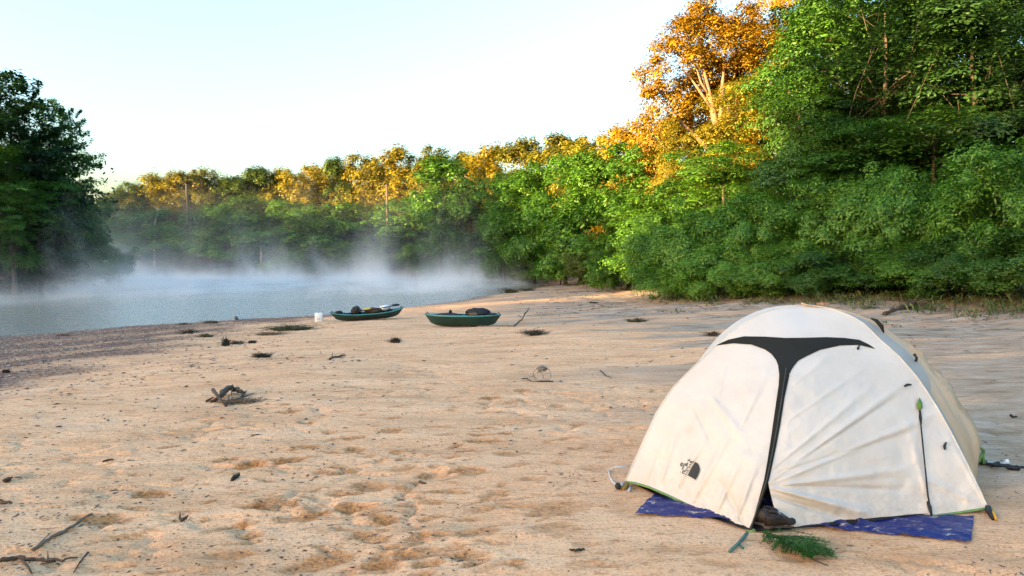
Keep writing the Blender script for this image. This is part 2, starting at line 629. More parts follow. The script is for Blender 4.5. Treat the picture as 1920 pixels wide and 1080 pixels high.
# ------------------------------------------------------------------ leaf and bark materials
LM = {
    'bush': leaf_mat('bush_leaf', (.034, .090, .009), (.078, .195, .016), (.15, .31, .032)),
    'fresh': leaf_mat('fresh_leaf', (.036, .095, .010), (.080, .200, .018), (.15, .31, .035)),
    'mid': leaf_mat('mid_green_leaf', (.024, .066, .009), (.056, .145, .015), (.11, .24, .030)),
    'lime': leaf_mat('lime_leaf', (.04, .10, .010), (.085, .20, .02), (.16, .30, .04)),
    'dull': leaf_mat('matt_green_leaf', (.013, .038, .009), (.030, .080, .014), (.065, .14, .028)),  # one even duller green for tall trees behind the thicket
    'deep': leaf_mat('deep_green_leaf', (.022, .062, .010), (.050, .128, .015), (.10, .21, .028)),
    'dark': leaf_mat('dark_green_leaf', (.008, .028, .010), (.018, .055, .016), (.04, .10, .025)),
    'olive': leaf_mat('olive_leaf', (.035, .062, .010), (.085, .13, .018), (.15, .20, .035)),
    'yellow': leaf_mat('sunrise_yellow_leaf', (.07, .08, .008), (.20, .18, .014), (.36, .29, .025)),  # part of the sunrise tint put into green leaves
    'gold': leaf_mat('sunrise_gold_leaf', (.18, .095, .004), (.40, .23, .008), (.58, .37, .02)),  # sunrise orange put into the leaf colour
    'amber': leaf_mat('sunrise_amber_leaf', (.07, .075, .007), (.22, .18, .012), (.42, .30, .02)),  # greener leaf with sunrise gold put into its colour
    'red': leaf_mat('red_leaf', (.16, .02, .006), (.32, .05, .010), (.42, .10, .02)),
    'brush': leaf_mat('dry_brush_leaf', (.05, .045, .02), (.09, .09, .035), (.16, .13, .06)),
}
BARK = simple('grey_bark', (.12, .09, .066), (.05, .036, .028), 6, 0.9, 0.6, 14, 0.05)
BARK_D = simple('dark_bark', (.07, .055, .045), (.03, .024, .02), 6, 0.9, 0.6, 14, 0.05)
BARK_W = simple('warm_bark', (.30, .18, .11), (.18, .10, .06), 5, .85, .4, 12, .04)
BARK_P = simple('pale_bark', (.5, .44, .37), (.30, .24, .19), 5, 0.85, 0.4, 12, 0.04)


# ------------------------------------------------------------------ tree prototypes
def leaf_quads(c, nrm, L, rg, asp=0.42, fold=0.0):
    n = len(c)
    nrm = nrm / (np.linalg.norm(nrm, axis=1)[:, None] + 1e-9)
    t = rg.normal(size=(n, 3))
    t -= nrm * (t * nrm).sum(1)[:, None]
    t /= np.linalg.norm(t, axis=1)[:, None] + 1e-9
    bb = np.cross(nrm, t)
    l = (L * rg.uniform(.65, 1.35, n) * 0.5)[:, None]
    V = np.stack([c - t * l, c - bb * l * asp * 1.1 - t * l * .1, c + t * l, c + bb * l * asp * 1.1 - t * l * .1], 1).reshape(-1, 3)
    return V


def make_lobes(rg, H, W, base, n, top=0.7, ecc=1.0, rmin=.15, rmax=.27, shoots=0):
    """uneven crown envelope: list of ellipsoids"""
    L = []
    zc = (base + H) / 2
    rz = (H - base) / 2
    for i in range(n):
        while True:
            q = rg.uniform(-1, 1, 3)
            if (q ** 2).sum() < 1:
                break
        zf = q[2]
        wid = W / 2 * (1 - 0.35 * max(zf, 0) ** 2 * (1 / top if top else 1))
        r = W * rg.uniform(rmin, rmax)
        L.append((q[0] * (wid - r * .7), q[1] * (wid - r * .7) * ecc, zc + zf * (rz - r * .6), r, r, r * rg.uniform(.6, .95)))
    for i in range(shoots):
        a, q = rg.rand() * 6.28, rg.rand() ** .5 * W * .42
        hz = H * rg.uniform(.45, .95)
        L.append((q * math.cos(a), q * math.sin(a), hz, W * .06, W * .06, H * rg.uniform(.12, .25)))
    for i in range(3 if not shoots else 1):
        a = rg.rand() * 6.28
        L.append((W * .13 * math.cos(a) * i, W * .13 * math.sin(a) * i, H - W * (.16 + .05 * i), W * .18, W * .18, W * .16))
    return L


def crown(rg, lobes, nclump, lpc, L, cr, flat=0.5, upw=0.6, style='clump'):
    lo = np.array(lobes)
    wgt = (lo[:, 3] ** 2)
    wgt /= wgt.sum()
    ids = rg.choice(len(lo), nclump, p=wgt)
    d = rg.normal(size=(nclump, 3))
    d[:, 2] += 0.25
    d /= np.linalg.norm(d, axis=1)[:, None]
    rad = rg.uniform(.6, 1.08, nclump)
    C = lo[ids, :3] + d * lo[ids, 3:6] * rad[:, None]
    out = C - np.array([0, 0, lo[:, 2].mean() - 0.2 * (lo[:, 2].max() - lo[:, 2].min())])
    out /= np.linalg.norm(out, axis=1)[:, None]
    crs = cr * rg.uniform(.6, 1.4, nclump)
    k = np.repeat(np.arange(nclump), lpc)
    g = rg.normal(size=(len(k), 3))
    if style == 'spray':
        # elongated fans that reach outwards and droop at the tip
        side = np.cross(out, [0, 0, 1.0])
        side /= np.linalg.norm(side, axis=1)[:, None] + 1e-9
        t = rg.rand(len(k))
        f = rg.uniform(-1, 1, len(k)) * (0.25 + 0.5 * (1 - t))
        axis = out.copy()
        axis[:, 2] = axis[:, 2] * .4 + .1
        pts = C[k] + axis[k] * ((t - .4) * 2.6 * crs[k])[:, None] + side[k] * (f * crs[k])[:, None]
        pts[:, 2] += -0.55 * crs[k] * t * t + g[:, 2] * 0.10 * crs[k]
        nr = np.array([0, 0, 1.0]) * 0.9 + out[k] * 0.35 + g * 0.35
    else:
        pts = C[k] + g * crs[k][:, None] * np.array([.55, .55, .55 * flat])
        # clump tops dome upward, edges hang
        pts[:, 2] -= (g[:, 0] ** 2 + g[:, 1] ** 2) * crs[k] * 0.10
        nr = np.array([0, 0, 1.0]) * upw + out[k] * 0.55 + g * 0.5
    V = leaf_quads(pts, nr, L, rg)
    F = np.arange(len(V)).reshape(-1, 4)
    return V, F, C


def trunk_mb(rg, H, r0, lobes, C, nl=8, ns=16, bend=0.04, top=0.85):
    mb = MB()
    zs = np.linspace(0, H * top, 9)
    px = np.cumsum(rg.normal(0, bend, 9)) * H * .12
    py = np.cumsum(rg.normal(0, bend, 9)) * H * .12
    px -= px[0]
    py -= py[0]
    path = np.stack([px, py, zs], -1)
    rad = r0 * (1 - 0.86 * (zs / zs[-1]) ** 0.8)
    rad[0] *= 1.35
    mb.add(*tube(path, rad, 8))
    lo = np.array(lobes)
    idx = rg.permutation(len(lo))[:nl]
    for i in idx:
        t = lo[i, :3]
        z0 = max(H * 0.18, min(t[2] - np.hypot(t[0], t[1]) * 0.7, H * top * .9))
        s = np.array([np.interp(z0, zs, px), np.interp(z0, zs, py), z0])
        rr = np.interp(z0, zs, rad) * .55
        mid = (s + t) / 2 + np.array([0, 0, -0.06 * H * rg.rand()]) + rg.normal(0, .02 * H, 3)
        q = [s, s * .6 + mid * .4 + [0, 0, .01 * H], mid, t * .6 + mid * .4, t]
        mb.add(*tube(q, np.linspace(rr, rr * .25, 5), 6))
        near_c = C[np.argsort(((C - t) ** 2).sum(1))[:200]]
        for c in near_c[rg.permutation(len(near_c))[:3]]:
            mb.add(*tube([q[3], (q[3] + c) / 2 + rg.normal(0, .01 * H, 3), c], [rr * .3, rr * .2, rr * .08], 4))
    return mb


PROTO = {}


def proto(key, seed, H, W, base, n, nclump, lpc, L, cr, r0, flat=.5, style='clump', upw=.6, nl=8, bend=.04, top=.85, lobes=None, bark=None, rmin=.15, rmax=.27, shoots=0):
    rg = np.random.RandomState(seed)
    lobes = lobes or make_lobes(rg, H, W, base, n, rmin=rmin, rmax=rmax, shoots=shoots)
    V, F, C = crown(rg, lobes, nclump, lpc, L, cr, flat, upw, style)
    cm = raw_mesh('crown', V, F)
    cm.materials.append(LM['mid'])
    tb = trunk_mb(rg, H, r0, lobes, C, nl, 16, bend, top)
    tm = raw_mesh('trunk', np.concatenate(tb.V), tb.F, True)
    tm.materials.append(bark or BARK)
    PROTO[key] = (cm, tm, float(np.percentile(C[:, 2], 98.5)), float(np.percentile(np.abs(C[:, :2]), 96)) * 2.1)


proto('bush_a', 101, 4.2, 5.0, 0.2, 20, 260, 120, .115, .34, .05, .75, nl=16, bend=.1, top=.8, rmin=.09, rmax=.16, shoots=12)
proto('bush_b', 102, 4.2, 4.2, 0.1, 16, 210, 120, .10, .30, .05, .9, nl=14, bend=.1, top=.8, rmin=.09, rmax=.17, shoots=14)
proto('bush_c', 103, 4.2, 6.0, 0.1, 24, 290, 120, .115, .36, .05, .65, nl=16, bend=.1, top=.8, rmin=.08, rmax=.14, shoots=14)
proto('tree_a', 111, 17, 8.5, 2.5, 26, 260, 210, .20, .85, .26, .34, nl=14)
proto('tree_b', 112, 17, 8.0, 1.5, 28, 270, 200, .19, .75, .24, .40, nl=14)
proto('tree_s', 113, 17, 8.0, 3.0, 22, 260, 200, .18, .95, .24, style='spray', nl=14)
proto('far_a', 121, 14, 8.0, 0.6, 24, 330, 80, .31, .62, .20, .75, nl=9, top=.7, rmin=.12, rmax=.23)
proto('far_b', 122, 14, 7.0, 0.6, 22, 300, 80, .31, .60, .20, .85, nl=9, top=.75, rmin=.12, rmax=.24)
proto('far_c', 123, 14, 9.5, 0.4, 28, 360, 80, .31, .66, .20, .65, nl=9, top=.75, rmin=.11, rmax=.21)
proto('far_d', 124, 14, 6.0, 3.0, 18, 230, 80, .30, .55, .17, .85, nl=9, top=.8, rmin=.12, rmax=.24)
proto('left_a', 131, 17, 10, 1.5, 26, 330, 120, .34, 1.25, .32, style='spray', nl=12, bark=BARK_D)
# the big golden tree: crown ring that leaves the forked trunk in view
GOLD_L = [(-2.6, -.6, 15.0, 1.9, 1.9, 1.7), (-.6, .6, 17.0, 2.0, 2.0, 1.7), (1.3, 0.3, 16.2, 2.0, 2.0, 1.6), (-3.3, 0, 12.4, 1.6, 1.7, 1.5), (-3.6, .3, 9.6, 1.4, 1.6, 1.5), (-2.9, 1.2, 7.2, 1.5, 1.6, 1.4),
          (2.6, .8, 14.0, 1.6, 1.7, 1.7), (0, 2.4, 12.0, 2.3, 1.3, 2.4), (-1.6, 1.8, 9.5, 1.9, 1.4, 2.2), (1.8, 2.0, 10.5, 1.7, 1.3, 2.0), (-.2, 0, 18.2, 1.4, 1.4, 1.0), (-1.9, 0, 16.8, 1.3, 1.4, 1.1),
          (-2.4, .8, 5.4, 1.4, 1.4, 1.3), (.5, .2, 14.9, 1.4, 1.1, 1.0), (2.2, 1.2, 7.5, 1.4, 1.3, 1.6), (3.4, .8, 16.2, 1.6, 1.5, 1.7), (3.6, 1.2, 12.0, 1.5, 1.4, 1.8), (2.6, .4, 18.0, 1.4, 1.3, 1.1), (3.0, 1.6, 9.2, 1.4, 1.3, 1.8), (-3.9, .4, 14.0, 1.1, 1.2, 1.2), (-1.4, .9, 13.2, 1.3, 1.2, 1.2), (.6, 2.6, 14.0, 1.8, 1.2, 1.8), (2.0, 2.6, 12.5, 1.8, 1.2, 2.0), (-.9, 2.4, 11.0, 1.6, 1.2, 1.8), (1.0, 2.6, 9.0, 1.7, 1.2, 2.0)]
rg = np.random.RandomState(77)
V, F, C = crown(rg, GOLD_L, 720, 120, .21, .64, .6)
gc = raw_mesh('crown', V, F)
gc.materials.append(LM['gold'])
tb = MB()
tb.add(*tube([(0.5, -.6, 0), (.55, -.7, 5), (.6, -.8, 8), (.45, -.9, 10.2), (.0, -.8, 12.2), (-.5, -.5, 14.5), (-.8, 0, 16.8)], [.34, .30, .27, .24, .19, .13, .05], 9))
tb.add(*tube([(.5, -.88, 9.8), (.75, -.9, 11.5), (.85, -.7, 13), (1.2, -.2, 15.5)], [.17, .14, .12, .05], 8))
tb.add(*tube([(.55, -.8, 8.2), (-.8, -1.1, 9.4), (-2.0, -.9, 10.6), (-3.1, -.4, 11.6)], [.17, .14, .11, .05], 8))
tb.add(*tube([(.2, -.85, 11.4), (-.7, -.9, 12.6), (-1.6, -.6, 14)], [.12, .09, .04], 7))
tb.add(*tube([(-.1, -.8, 12.5), (-.7, -1, 13.2), (-1.2, -1, 14.6)], [.1, .07, .03], 7))
tb.add(*tube([(.6, -.8, 8.6), (1.6, -.4, 10.6), (2.1, .1, 12.6), (2.6, .5, 14)], [.16, .13, .1, .05], 8))
gt = raw_mesh('trunk', np.concatenate(tb.V), tb.F, True)
gt.materials.append(BARK_W)
PROTO['gold_big'] = (gc, gt, 19.0, 8.6)

TREES_N = 0


def tree(name, px, Y, top, wpx, key, mat, label, cat='tree', group=None, rz=None, bark=None, x=None):
    """px, top, wpx give the crown's centre, tip and breadth as sized from the photo at distance Y"""
    global TREES_N
    TREES_N += 1
    cm, tm, H, W = PROTO[key]
    x = Xat(px, Y) if x is None else x
    z = gz(x, Y) - 0.1
    h = P(px, top, Y)[2] - z
    sx = (wpx / 1280.0 * Y) / W
    sz = h / H
    e = thing(name, label, cat, (x, Y, z), (TREES_N * 2.399) if rz is None else rz, group)
    e.scale = (sx, sx, sz)
    for nm, mesh, mt in (('trunk', tm, bark), ('crown', cm, LM[mat])):
        if cat == 'bush':
            nm = {'trunk': 'stem', 'crown': 'foliage'}[nm]
        o = bpy.data.objects.new(nm, mesh)
        link(o, e)
        if mt:
            o.material_slots[0].link = 'OBJECT'
            o.material_slots[0].material = mt
    return e


# ------------------------------------------------------------------ trees and bushes
WALL = 'trees of the river forest'
# tall trees of the right bank
tree('forest_tree', 1535, 37, -10, 230, 'tree_a', 'mid', 'tall leafy green tree just right of the golden tree', group=WALL)
tree('forest_tree', 1640, 33, -40, 260, 'tree_s', 'dull', 'tall green tree with drooping sprays behind the tent', group=WALL)
tree('forest_tree', 1800, 32, -70, 260, 'tree_b', 'dull', 'tall dark tree with sky showing through, above the right end of the bushes', group=WALL)
tree('forest_tree', 1945, 30, -60, 280, 'tree_s', 'dark', 'darkest tall tree, cut off by the right edge', group=WALL)
tree('forest_tree', 1570, 44, -50, 260, 'tree_b', 'dull', 'tall green tree behind and just left of the drooping-spray tree', group=WALL)
tree('forest_tree', 1730, 43, -60, 280, 'tree_a', 'dull', 'tall green tree behind and just right of the drooping-spray tree', group=WALL)
tree('forest_tree', 1880, 41, -70, 240, 'tree_a', 'dull', 'tall dark tree standing between two drooping trees', group=WALL)
tree('forest_tree', 1740, 29, 215, 230, 'tree_b', 'deep', 'shorter dark tree rising straight out of the bushes, right of the tent top', group=WALL)
tree('forest_tree', 1585, 30, 235, 190, 'tree_b', 'mid', 'shorter layered green tree above the tent top', group=WALL)
tree('forest_tree', 1500, 33, 140, 170, 'tree_a', 'mid', 'layered mid green tree below the golden crown', group=WALL)
# golden group
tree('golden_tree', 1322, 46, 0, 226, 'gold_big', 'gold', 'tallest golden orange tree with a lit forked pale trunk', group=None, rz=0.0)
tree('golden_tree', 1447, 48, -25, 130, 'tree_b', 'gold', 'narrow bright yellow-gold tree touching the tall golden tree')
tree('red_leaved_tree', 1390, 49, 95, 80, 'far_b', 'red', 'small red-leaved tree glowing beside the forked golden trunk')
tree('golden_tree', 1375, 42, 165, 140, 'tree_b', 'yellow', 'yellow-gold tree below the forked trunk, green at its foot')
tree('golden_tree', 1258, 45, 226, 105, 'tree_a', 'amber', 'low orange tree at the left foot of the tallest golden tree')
tree('forest_tree', 1350, 37, 275, 170, 'tree_b', 'fresh', 'fresh green tree in front of the golden group', group=WALL)
tree('forest_tree', 1265, 40, 345, 150, 'far_c', 'mid', 'round green tree at the left foot of the golden group', group=WALL)
# right bank going away
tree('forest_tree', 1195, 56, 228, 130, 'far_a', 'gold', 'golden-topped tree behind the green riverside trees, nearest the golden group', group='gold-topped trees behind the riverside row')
tree('forest_tree', 1180, 48, 275, 160, 'far_c', 'bush', 'broad dark green tree where the right bank turns away', group=WALL)
tree('forest_tree', 1205, 43, 370, 120, 'far_a', 'bush', 'low dense green tree in front of the bank bend', group=WALL)
tree('forest_tree', 1120, 58, 285, 140, 'far_a', 'bush', 'round green tree with an even dome above the sand spit', group=WALL)
tree('forest_tree', 1060, 66, 300, 130, 'far_c', 'fresh', 'fresh green tree with layered boughs above the sand spit', group=WALL)
tree('forest_tree', 1000, 76, 315, 120, 'far_a', 'bush', 'green tree standing behind the end of the beach', group=WALL)
tree('forest_tree', 945, 84, 330, 110, 'far_c', 'fresh', 'green tree with stepped boughs above the right kayak', group=WALL)
tree('forest_tree', 885, 90, 340, 100, 'far_b', 'deep', 'dark green tree left of the stepped tree', group=WALL)
tree('forest_tree', 825, 94, 300, 110, 'far_d', 'fresh', 'tall fresh green tree with a bare forked grey trunk on the far bank', group=WALL, bark=BARK)
tree('forest_tree', 1150, 50, 395, 110, 'far_c', 'fresh', 'low spreading green tree over the bushes of the right bank', group=WALL)
GT = 'gold-topped trees behind the riverside row'
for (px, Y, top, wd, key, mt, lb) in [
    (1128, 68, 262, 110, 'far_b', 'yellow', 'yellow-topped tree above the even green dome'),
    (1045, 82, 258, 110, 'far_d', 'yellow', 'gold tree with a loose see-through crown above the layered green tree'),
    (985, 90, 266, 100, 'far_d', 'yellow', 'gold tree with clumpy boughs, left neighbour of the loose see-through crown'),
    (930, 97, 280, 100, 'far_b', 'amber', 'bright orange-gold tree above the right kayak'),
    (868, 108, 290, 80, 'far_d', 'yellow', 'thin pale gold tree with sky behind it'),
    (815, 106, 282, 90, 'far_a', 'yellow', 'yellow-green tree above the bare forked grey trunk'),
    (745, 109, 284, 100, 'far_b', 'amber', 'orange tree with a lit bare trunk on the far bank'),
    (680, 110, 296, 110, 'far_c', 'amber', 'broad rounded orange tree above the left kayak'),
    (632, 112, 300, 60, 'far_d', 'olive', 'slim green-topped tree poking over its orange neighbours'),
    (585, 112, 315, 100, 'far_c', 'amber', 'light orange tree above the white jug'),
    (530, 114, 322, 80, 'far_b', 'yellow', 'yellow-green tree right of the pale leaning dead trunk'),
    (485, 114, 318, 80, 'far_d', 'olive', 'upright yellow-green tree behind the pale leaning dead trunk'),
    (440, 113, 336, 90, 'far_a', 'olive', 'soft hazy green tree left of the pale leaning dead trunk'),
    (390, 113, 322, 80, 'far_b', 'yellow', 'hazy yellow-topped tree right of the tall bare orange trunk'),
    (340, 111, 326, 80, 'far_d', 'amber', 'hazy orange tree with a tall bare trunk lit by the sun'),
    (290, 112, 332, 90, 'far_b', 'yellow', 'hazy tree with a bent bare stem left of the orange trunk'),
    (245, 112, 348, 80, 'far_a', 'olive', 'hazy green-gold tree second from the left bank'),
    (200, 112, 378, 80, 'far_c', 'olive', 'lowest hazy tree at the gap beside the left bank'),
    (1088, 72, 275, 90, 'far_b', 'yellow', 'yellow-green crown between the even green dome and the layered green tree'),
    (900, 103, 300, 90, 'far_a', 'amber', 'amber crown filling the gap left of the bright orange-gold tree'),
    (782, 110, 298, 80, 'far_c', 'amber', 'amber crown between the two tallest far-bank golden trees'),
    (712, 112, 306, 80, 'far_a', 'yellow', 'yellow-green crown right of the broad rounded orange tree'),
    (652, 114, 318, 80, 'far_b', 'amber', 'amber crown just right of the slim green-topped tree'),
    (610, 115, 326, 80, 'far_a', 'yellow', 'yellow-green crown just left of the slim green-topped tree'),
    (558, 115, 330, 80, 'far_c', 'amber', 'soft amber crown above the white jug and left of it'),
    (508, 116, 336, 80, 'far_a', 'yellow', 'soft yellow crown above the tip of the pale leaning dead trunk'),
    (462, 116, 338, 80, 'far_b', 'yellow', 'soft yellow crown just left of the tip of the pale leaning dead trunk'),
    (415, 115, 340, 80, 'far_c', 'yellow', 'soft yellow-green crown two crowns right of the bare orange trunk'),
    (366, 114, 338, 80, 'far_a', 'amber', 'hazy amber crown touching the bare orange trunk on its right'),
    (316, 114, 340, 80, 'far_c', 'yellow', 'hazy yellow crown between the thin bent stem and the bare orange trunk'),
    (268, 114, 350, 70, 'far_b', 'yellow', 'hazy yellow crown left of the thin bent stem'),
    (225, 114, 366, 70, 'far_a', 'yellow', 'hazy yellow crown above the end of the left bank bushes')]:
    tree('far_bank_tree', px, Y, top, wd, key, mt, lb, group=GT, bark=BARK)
FB = 'green trees along the far bank'
for (px, Y, top, wd, key, mt, lb) in [
    (775, 103, 372, 120, 'far_a', 'bush', 'green far-bank tree left of the bare forked grey trunk'),
    (715, 104, 398, 110, 'far_c', 'lime', 'low green far-bank tree between the two kayaks'),
    (655, 104, 385, 120, 'far_b', 'fresh', 'green far-bank tree straight above the left kayak'),
    (600, 105, 400, 110, 'far_a', 'mid', 'green far-bank tree above the white jug, under the orange crown'),
    (540, 105, 380, 120, 'far_c', 'fresh', 'misty green far-bank tree right of the pale leaning dead trunk'),
    (480, 107, 375, 110, 'far_b', 'bush', 'misty green far-bank tree behind the pale leaning dead trunk'),
    (420, 107, 390, 120, 'far_a', 'lime', 'misty green far-bank tree left of the pale leaning dead trunk'),
    (365, 107, 400, 100, 'far_c', 'fresh', 'misty round far-bank tree right under the tall bare orange trunk'),
    (310, 107, 398, 110, 'far_b', 'mid', 'misty far-bank tree beside the thin bent stem'),
    (255, 107, 410, 110, 'far_a', 'fresh', 'bluish far-bank tree beside the left bank bush'),
    (205, 106, 420, 110, 'far_c', 'bush', 'bluish far-bank tree half behind the left bank')]:
    tree('far_bank_tree', px, Y, top, wd, key, mt, lb, group=FB)
# left bank
LB = 'dark trees of the left bank'
tree('left_bank_tree', 28, 54, 152, 190, 'left_a', 'dark', 'tallest dark tree at the left edge', group=LB)
tree('left_bank_tree', 104, 58, 200, 112, 'left_a', 'deep', 'dark tree with drooping boughs hanging out over the river', group=LB)
tree('left_bank_tree', -70, 52, 175, 220, 'left_a', 'mid', 'dark green tree cut by the left edge', group=LB)
tree('left_bank_tree', 25, 50, 285, 130, 'tree_s', 'mid', 'lighter green tree in front of the tallest left-bank tree', group=LB)
tree('left_bank_tree', 120, 63, 360, 140, 'far_c', 'mid', 'rounded green tree low at the right of the left bank', group=LB)
tree('left_bank_tree', 75, 55, 330, 130, 'far_a', 'dark', 'dark low tree beneath the drooping boughs', group=LB)
tree('left_bank_tree', 165, 74, 385, 70, 'far_d', 'olive', 'small light green tree at the tip of the left bank', group=LB)
for (px, Y, top, wd, key, mt, lb) in [
    (205, 73, 462, 90, 'bush_a', 'mid', 'green bush at the very end of the left bank'),
    (150, 66, 455, 110, 'bush_c', 'mid', 'green bush under the rounded left-bank tree'),
    (80, 57, 475, 120, 'bush_b', 'dark', 'dark bush at the water below the drooping boughs'),
    (10, 52, 470, 130, 'bush_c', 'dark', 'dark bush at the water below the tallest left-bank tree')]:
    tree('bush', px, Y, top, wd, key, mt, lb, 'bush', 'bushes along the left bank')
# bushes of the right bank
RB = 'bushes along the edge of the sand'
for (px, Y, top, wd, key, mt, lb) in [
    (1235, 34, 425, 150, 'bush_c', 'fresh', 'bright bush at the left end of the thicket'),
    (1310, 29, 398, 170, 'bush_a', 'lime', 'tall loose bush behind the red-leaved sapling'),
    (1405, 28, 365, 160, 'bush_c', 'fresh', 'tall bush left of the tent top'),
    (1492, 27.6, 402, 170, 'bush_b', 'bush', 'tall bush straight above the tent top'),
    (1590, 26, 340, 180, 'bush_a', 'lime', 'tall bush right behind the tent top'),
    (1685, 25, 322, 190, 'bush_c', 'fresh', 'tall bright bush above the right shoulder of the tent'),
    (1790, 24.5, 345, 200, 'bush_b', 'bush', 'tall bush right of the tent, second from the right edge'),
    (1880, 22, 290, 210, 'bush_a', 'bush', 'tallest bush, at the right edge'),
    (1990, 20, 270, 260, 'bush_c', 'bush', 'tall bush cut by the right edge')]:
    tree('bush', px, Y, top, wd, key, mt, lb, 'bush', RB)
RL = 'low bushes in front of the thicket'
for (px, Y, top, wd, key, mt, lb) in [
    (1262, 29.5, 478, 130, 'bush_b', 'fresh', 'low pale green bush at the left tip of the thicket'),
    (1350, 27.2, 462, 150, 'bush_c', 'fresh', 'low bush just right of the red-leaved sapling'),
    (1440, 26.2, 468, 150, 'bush_a', 'lime', 'low bush left of the tent top'),
    (1535, 25.2, 462, 160, 'bush_c', 'deep', 'low bush right above the tent top'),
    (1625, 24.3, 470, 160, 'bush_b', 'mid', 'low bush behind the dark fallen log'),
    (1715, 23, 455, 170, 'bush_a', 'bush', 'low bush right of the dark fallen log'),
    (1805, 21.8, 440, 180, 'bush_c', 'deep', 'low dark bush above the right edge of the beach'),
    (1895, 19.8, 430, 190, 'bush_b', 'deep', 'low dark bush in the right corner of the thicket')]:
    tree('bush', px, Y, top, wd, key, mt, lb, 'bush', RL)
RM = 'bushes along the far part of the right bank'
for (px, Y, top, wd, key, mt, lb) in [
    (1165, 46, 455, 110, 'bush_c', 'bush', 'bush at the bend of the right bank'),
    (1110, 56, 462, 110, 'bush_a', 'olive', 'olive bush at the edge of the grey silt'),
    (1050, 68, 468, 110, 'bush_b', 'bush', 'bush above the end of the sand spit'),
    (1000, 78, 476, 90, 'bush_c', 'olive', 'olive bush where the river meets the sand spit'),
    (950, 90, 480, 90, 'bush_a', 'bush', 'far bush above the reddish cut bank'),
    (895, 97, 482, 90, 'bush_c', 'mid', 'far bush left of the reddish cut bank'),
    (835, 101, 484, 90, 'bush_b', 'mid', 'far bush below the bare forked grey trunk'),
    (770, 104, 480, 90, 'bush_c', 'mid', 'far bush in the mist, right of the left kayak'),
    (700, 105, 478, 90, 'bush_a', 'brush', 'dry bush in the mist above the left kayak'),
    (630, 105.5, 480, 90, 'bush_c', 'mid', 'far bush in the mist above the white jug'),
    (560, 106, 478, 90, 'bush_b', 'mid', 'far bush in the mist right of the leaning dead trunk'),
    (440, 106, 482, 100, 'bush_c', 'brush', 'dry bush in the mist left of the leaning dead trunk'),
    (370, 106, 482, 90, 'bush_a', 'brush', 'brown dry bush in the mist below the bare orange trunk'),
    (305, 106, 484, 90, 'bush_c', 'brush', 'brown dry bush below the thin bent stem')]:
    tree('bush', px, Y, top, wd, key, mt, lb, 'bush', RM)


def bare_trunk(pts, rads, mat, label, lean=()):
    base = pts[0]
    e = thing('bare_trunk', label, 'dead tree', tuple(base))
    mb = MB()
    mb.add(*tube(np.array(pts) - base, rads, 7))
    mb.build('trunk', mat, e)
    for q, r in lean:
        b2 = MB()
        b2.add(*tube(np.array(q) - base, r, 6))
        b2.build('limb', mat, e)
    return e


def PG(px, py, Y):
    p = P(px, py, Y)
    return p


bare_trunk([PG(488, 515, 104), PG(490, 480, 104), PG(489, 455, 104), PG(487, 425, 104)], [.2, .17, .13, .06], BARK_P, 'pale leaning dead trunk standing in the mist on the far bank',
           [([PG(489, 440, 104), PG(482, 455, 104), PG(474, 478, 104)], [.1, .08, .04])])
bare_trunk([PG(352, 440, 105), PG(352, 400, 105), PG(350, 365, 105), PG(349, 345, 105)], [.2, .18, .15, .1], BARK, 'tall bare trunk lit orange above the misty far bank')
bare_trunk([PG(290, 500, 104), PG(289, 460, 104), PG(290, 420, 104), PG(297, 390, 104)], [.16, .15, .12, .06], BARK_P, 'thin bent bare stem at the left of the far bank')
bare_trunk([PG(727, 470, 100), PG(726, 420, 100), PG(726, 370, 100), PG(725, 345, 100)], [.22, .2, .16, .1], BARK, 'straight bare trunk on the far bank under an orange crown')
bare_trunk([PG(829, 460, 91), PG(826, 425, 91), PG(824, 395, 91), PG(820, 370, 91)], [.26, .22, .17, .1], BARK, 'forked bare grey trunk on the far bank above the kayaks',
           [([PG(825, 405, 91), PG(830, 385, 91), PG(836, 365, 91)], [.15, .11, .06])])

# closed wood behind the front rows: countless crowns read as one dark mass
rg = np.random.RandomState(300)


def mass(name, line, n, hfun, depth, L, mat, lowz=0.0):
    pts = np.array(line, float)
    sl = np.hypot(*(pts[1:] - pts[:-1]).T)
    cs = np.concatenate([[0], np.cumsum(sl)])
    t = rg.uniform(0, cs[-1], n)
    x = np.interp(t, cs, pts[:, 0])
    y = np.interp(t, cs, pts[:, 1])
    k = np.clip(np.searchsorted(cs, t) - 1, 0, len(sl) - 1)
    nx = -(pts[k + 1, 1] - pts[k, 1]) / sl[k]
    ny = (pts[k + 1, 0] - pts[k, 0]) / sl[k]
    o = rg.uniform(0, depth, n)
    x = x + nx * o
    y = y + ny * o
    h = hfun(x, y, t) * (0.72 + 0.5 * fbm(x / 5, y / 5, 301, 2))
    z = terrain(x, y)[0] + lowz + rg.rand(n) ** 0.85 * h
    nr = rg.normal(size=(n, 3)) * .6 + [0, 0, .5]
    V = leaf_quads(np.stack([x, y, z], -1), nr, L, rg, .55)
    return obj(name, V, np.arange(len(V)).reshape(-1, 4), mat, smooth=False)


o = mass('forest', [(60, -5), (36, 20), (27, 40), (25, 58), (24, 78), (18, 100), (2, 116), (-30, 122), (-70, 122)][::-1], 26000, lambda x, y, t: np.where(y < 45, 8.5, np.where(y < 95, 10.5, 12.0)), -9, 1.1, LM['dark'])
tag(o, 'dark closed wood behind the riverside trees', 'forest', kind='stuff')
o = mass('forest', [(-48, 70), (-52, 48), (-75, 30), (-120, 0)], 14000, lambda x, y, t: 11 + 0 * x, 9, .55, LM['dark'])
tag(o, 'dark wood behind the left bank trees', 'forest', kind='stuff')
# unseen wood on the sunrise side, behind the camera, shaped to shadow the beach
sdx, sdy = -SUN_DIR.x, -SUN_DIR.y


